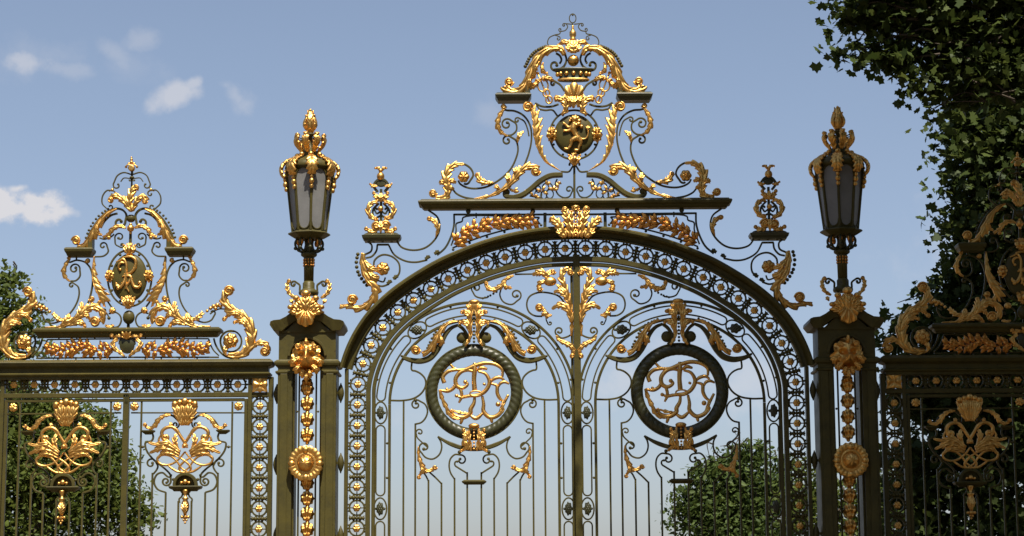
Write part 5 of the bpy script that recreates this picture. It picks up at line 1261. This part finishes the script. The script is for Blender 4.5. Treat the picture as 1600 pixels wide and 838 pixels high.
def cat3(pts):
    p = np.array(pts, float); q = np.vstack([2*p[0]-p[1], p, 2*p[-1]-p[-2]]); out = []
    for i in range(1, len(q)-2):
        for k in range(6):
            t = k/6; a, b, c, d = q[i-1:i+3]; out.append(.5*((2*b)+(c-a)*t+(2*a-5*b+4*c-d)*t*t+(3*b-a-3*c+d)*t**3))
    return np.array(out+[p[-1]])
def tree(name, label, base, height, clumps, size, kind, mt, seed, tr=.35, up=.5, tight=.55, group=None, nl=7):
    t = thing(name, label, 'tree', base, group); bx_, by_, _ = base
    m = MB(); hh = height; R_ = random.Random(seed)
    p = cat3([(0, 0, 0), (R_.uniform(-.2, .2), .1, hh*.35), (R_.uniform(-.4, .4), -.1, hh*.7), (R_.uniform(-.4, .4), 0, hh)]); sc = np.linspace(1, .35, len(p)); sc[0] = 1.5
    sweep3(m, p, np.array([.1, .99, 0]), [(cos(2*pi*i/14)*tr, sin(2*pi*i/14)*tr) for i in range(14)], sc, smooth=True)
    tips = []
    for c in clumps[:nl]: tips.append(((c[0]-bx_, c[1]-by_, c[2]-.2*c[5]), (p[len(p)//2+R_.randint(-3, 4)]), tr*.28))
    limbs(m, (0, 0, 0), tips, tr, seed); m.build('trunk', 'bark', t)
    cl_ = [(c[0]-bx_, c[1]-by_, *c[2:]) for c in clumps]
    foliage('crown', cl_, size, kind, mt, t, seed, tight, up); twigs('twigs', cl_[:24], (0, 0, 0), t, seed+1); return t
def at(px, py, y): p = P(px, py, y); return p[0], y, p[2]
def cl_px(lst, y, dens):
    out_ = []
    for (px, py, rx, ry, *e) in lst:
        dy = e[0] if e else 0; k = e[1] if len(e) > 1 else 1.0
        yy = y+dy; s = (yy+D)/F; x, _, zc = at(px, py, yy); RX, RZ = rx*s, ry*s; RY = (RX+RZ)/2*.8
        out_.append((x, yy, zc, RX, RY, RZ, int(dens*k*(RX*RZ+.5*RX*RY)*pi)))
    return out_
# left trees, 16 and 24 m behind the gate
Y = 16
cs = cl_px([(-25, 480, 70, 60), (0, 520, 66, 52), (-30, 600, 110, 80), (60, 700, 90, 80), (110, 760, 90, 70), (140, 700, 44, 60), (20, 800, 120, 90), (30, 660, 60, 46), (90, 650, 56, 40), (150, 668, 34, 36), (160, 740, 46, 60), (60, 745, 90, 70), (0, 640, 60, 60), (168, 800, 58, 60), (205, 815, 36, 44), (196, 725, 22, 26, 0, .6), (110, 665, 50, 34, 0, .8), (-60, 720, 100, 120), (-40, 440, 60, 30, 0, .7), (12, 440, 22, 20, 0, .7), (48, 490, 24, 24, 0, .6), (214, 775, 18, 20, 0, .5), (186, 708, 14, 14, 0, .5), (150, 652, 18, 10, 0, .6), (205, 745, 12, 12, 0, .5), (224, 800, 12, 12, 0, .5), (50, 900, 150, 80)], Y, 400)
x, _, _ = at(60, 700, Y); tree('lime_tree', 'leafy green tree behind the left railing panel, sky showing past its right side', (x, Y, 0), 4.6, cs, .135, 'l', 'leafB', 3, .26)
Y = 20
cs = cl_px([(1145, 770, 62, 52), (1100, 790, 44, 44), (1170, 730, 40, 36), (1120, 745, 40, 30), (1190, 800, 52, 60), (1075, 800, 24, 34), (1140, 850, 90, 60), (1225, 760, 30, 50), (1150, 760, 70, 50, 1), (1120, 815, 70, 50, 1), (1200, 830, 60, 60, 1), (1140, 712, 26, 18, 0, .7), (1188, 702, 20, 16, 0, .7), (1084, 742, 16, 14, 0, .6), (1066, 768, 14, 14, 0, .6), (1160, 698, 16, 12, 0, .6), (1112, 722, 14, 14, 0, .6), (1222, 722, 16, 18, 0, .6)], Y, 420)
x, _, _ = at(1145, 770, Y); tree('oak_tree', 'round-headed dark green tree seen through the lower bars of the right gate leaf', (x, Y, 0), 3.4, cs, .135, 'l', 'leafC', 5, .22)
Y = 17
cs = cl_px([(1270, 770, 34, 60), (1290, 720, 18, 26, 0, .7), (1330, 800, 70, 60), (1250, 810, 30, 50), (1390, 770, 50, 60), (1300, 860, 90, 50), (1245, 725, 14, 14, 0, .6)], Y, 400)
x, _, _ = at(1320, 780, Y); tree('oak_tree', 'green tree rising behind the foot of the right pillar', (x, Y, 0), 3.2, cs, .135, 'l', 'leafB', 8, .2)
# big plane tree behind the right panel
Y = 5.0
cs = cl_px([(1560, 240, 90, 90), (1520, 330, 54, 70), (1580, 380, 90, 90), (1518, 430, 54, 60), (1450, 510, 62, 50), (1560, 520, 100, 80), (1520, 620, 100, 70), (1600, 680, 110, 110), (1500, 740, 90, 70), (1440, 640, 44, 60), (1440, 800, 70, 60), (1620, 300, 110, 180), (1620, 560, 110, 160), (1540, 840, 120, 70), (1412, 560, 34, 50, 0, .8), (1412, 520, 22, 22, 0, .8), (1500, 250, 28, 60, 0, .8), (1600, 130, 80, 80), (1680, 400, 120, 260), (1420, 720, 40, 40, 0, .5), (1500, 200, 36, 30, 0, .8), (1455, 460, 26, 26, 0, .7)], Y, 300)
cs += cl_px([(1590, 300, 110, 160, 3), (1570, 600, 140, 160, 3), (1600, 120, 100, 90, 3)], Y, 110)
x, _, _ = at(1690, 600, Y); tree('plane_tree', 'massive dark plane tree behind the right railing panel, filling the right edge', (x, Y, 0), 7.5, cs, .21, 'plane', 'leafA', 11, .42)
# the overhanging plane tree: its trunk stands outside the picture on the right, its canopy shades that side
cs = cl_px([(1590, 30, 70, 60), (1520, 60, 60, 60), (1455, 40, 60, 44), (1400, 30, 50, 30), (1350, 30, 40, 30), (1328, 70, 24, 26, 0, .7), (1365, 85, 26, 30, 0, .6), (1420, 95, 40, 34), (1480, 110, 50, 34), (1545, 130, 60, 44), (1440, 140, 30, 20, 0, .6), (1450, 165, 12, 14, 0, .5), (1600, 110, 60, 60), (1500, 155, 30, 22, 0, .6), (1312, 40, 14, 14, 0, .6), (1400, -20, 110, 40), (1560, -40, 110, 60), (1470, -60, 130, 50)], 1.5, 380)
cano = []
for (x, y, zc, rx, ry, rz, k) in [(3.6, -4.6, 14.2, 1.1, 2.6, .7, 1000), (5.4, -4.4, 14.3, 1.8, 2.5, .9, 6500), (7.8, -4.4, 14.6, 2.0, 2.4, 1.0, 7500), (10.4, -4.2, 14.6, 2.2, 2.5, 1.2, 7500), (13, -3, 14.6, 2.2, 3.4, 1.8, 5500), (5.6, -7.2, 14.6, 2.2, 1.8, 1.1, 3800), (8.6, -7.2, 14.6, 2.6, 2.0, 1.4, 5500), (11.6, -7.2, 14, 2.4, 2.2, 1.8, 4500), (11.4, 0, 15.2, 2.0, 1.2, .8, 900),
        (10, -13, 13, 3.5, 4, 3, 7000), (9.5, -17, 9, 3, 4, 4, 6000), (12, -11, 8, 2.6, 4, 5, 8000), (6.5, -12.5, 15, 3, 3.4, 2, 6000), (14, -18, 5, 3, 5, 5, 5000), (9.4, -8.5, 10, 2.2, 2.6, 2.8, 6000), (10.5, -8, 5.5, 2.4, 3, 3.5, 5000)]:  # unseen clumps added at the front right to block sky fill
    cano.append((x, y, zc, rx, ry, rz, k))
tree('plane_tree', 'plane tree branches overhanging from the top right corner above the right lantern', (13.5, -2.5, 0), 12.5, cs+cano, .21, 'plane', 'leafA', 14, .5, tight=.6, nl=0)
# unseen belt of trees, added to darken the gilding's reflections and block low sky
cw = []; rw = random.Random(5)
for k in range(34):
    a = pi*(1.02+.96*k/33); R0 = 47+rw.uniform(-3, 5); cw.append((R0*cos(a), R0*sin(a)-2, rw.uniform(10, 14), 6, 5, rw.uniform(9, 13), 2100))
wood = foliage('added_trees', cw, .75, 'l', 'leafC', None, 21, .55, .5)
wood['kind'] = 'stuff'; wood['label'] = 'unseen belt of leafy trees added facing the gate to darken reflections'; wood['category'] = 'added woodland'
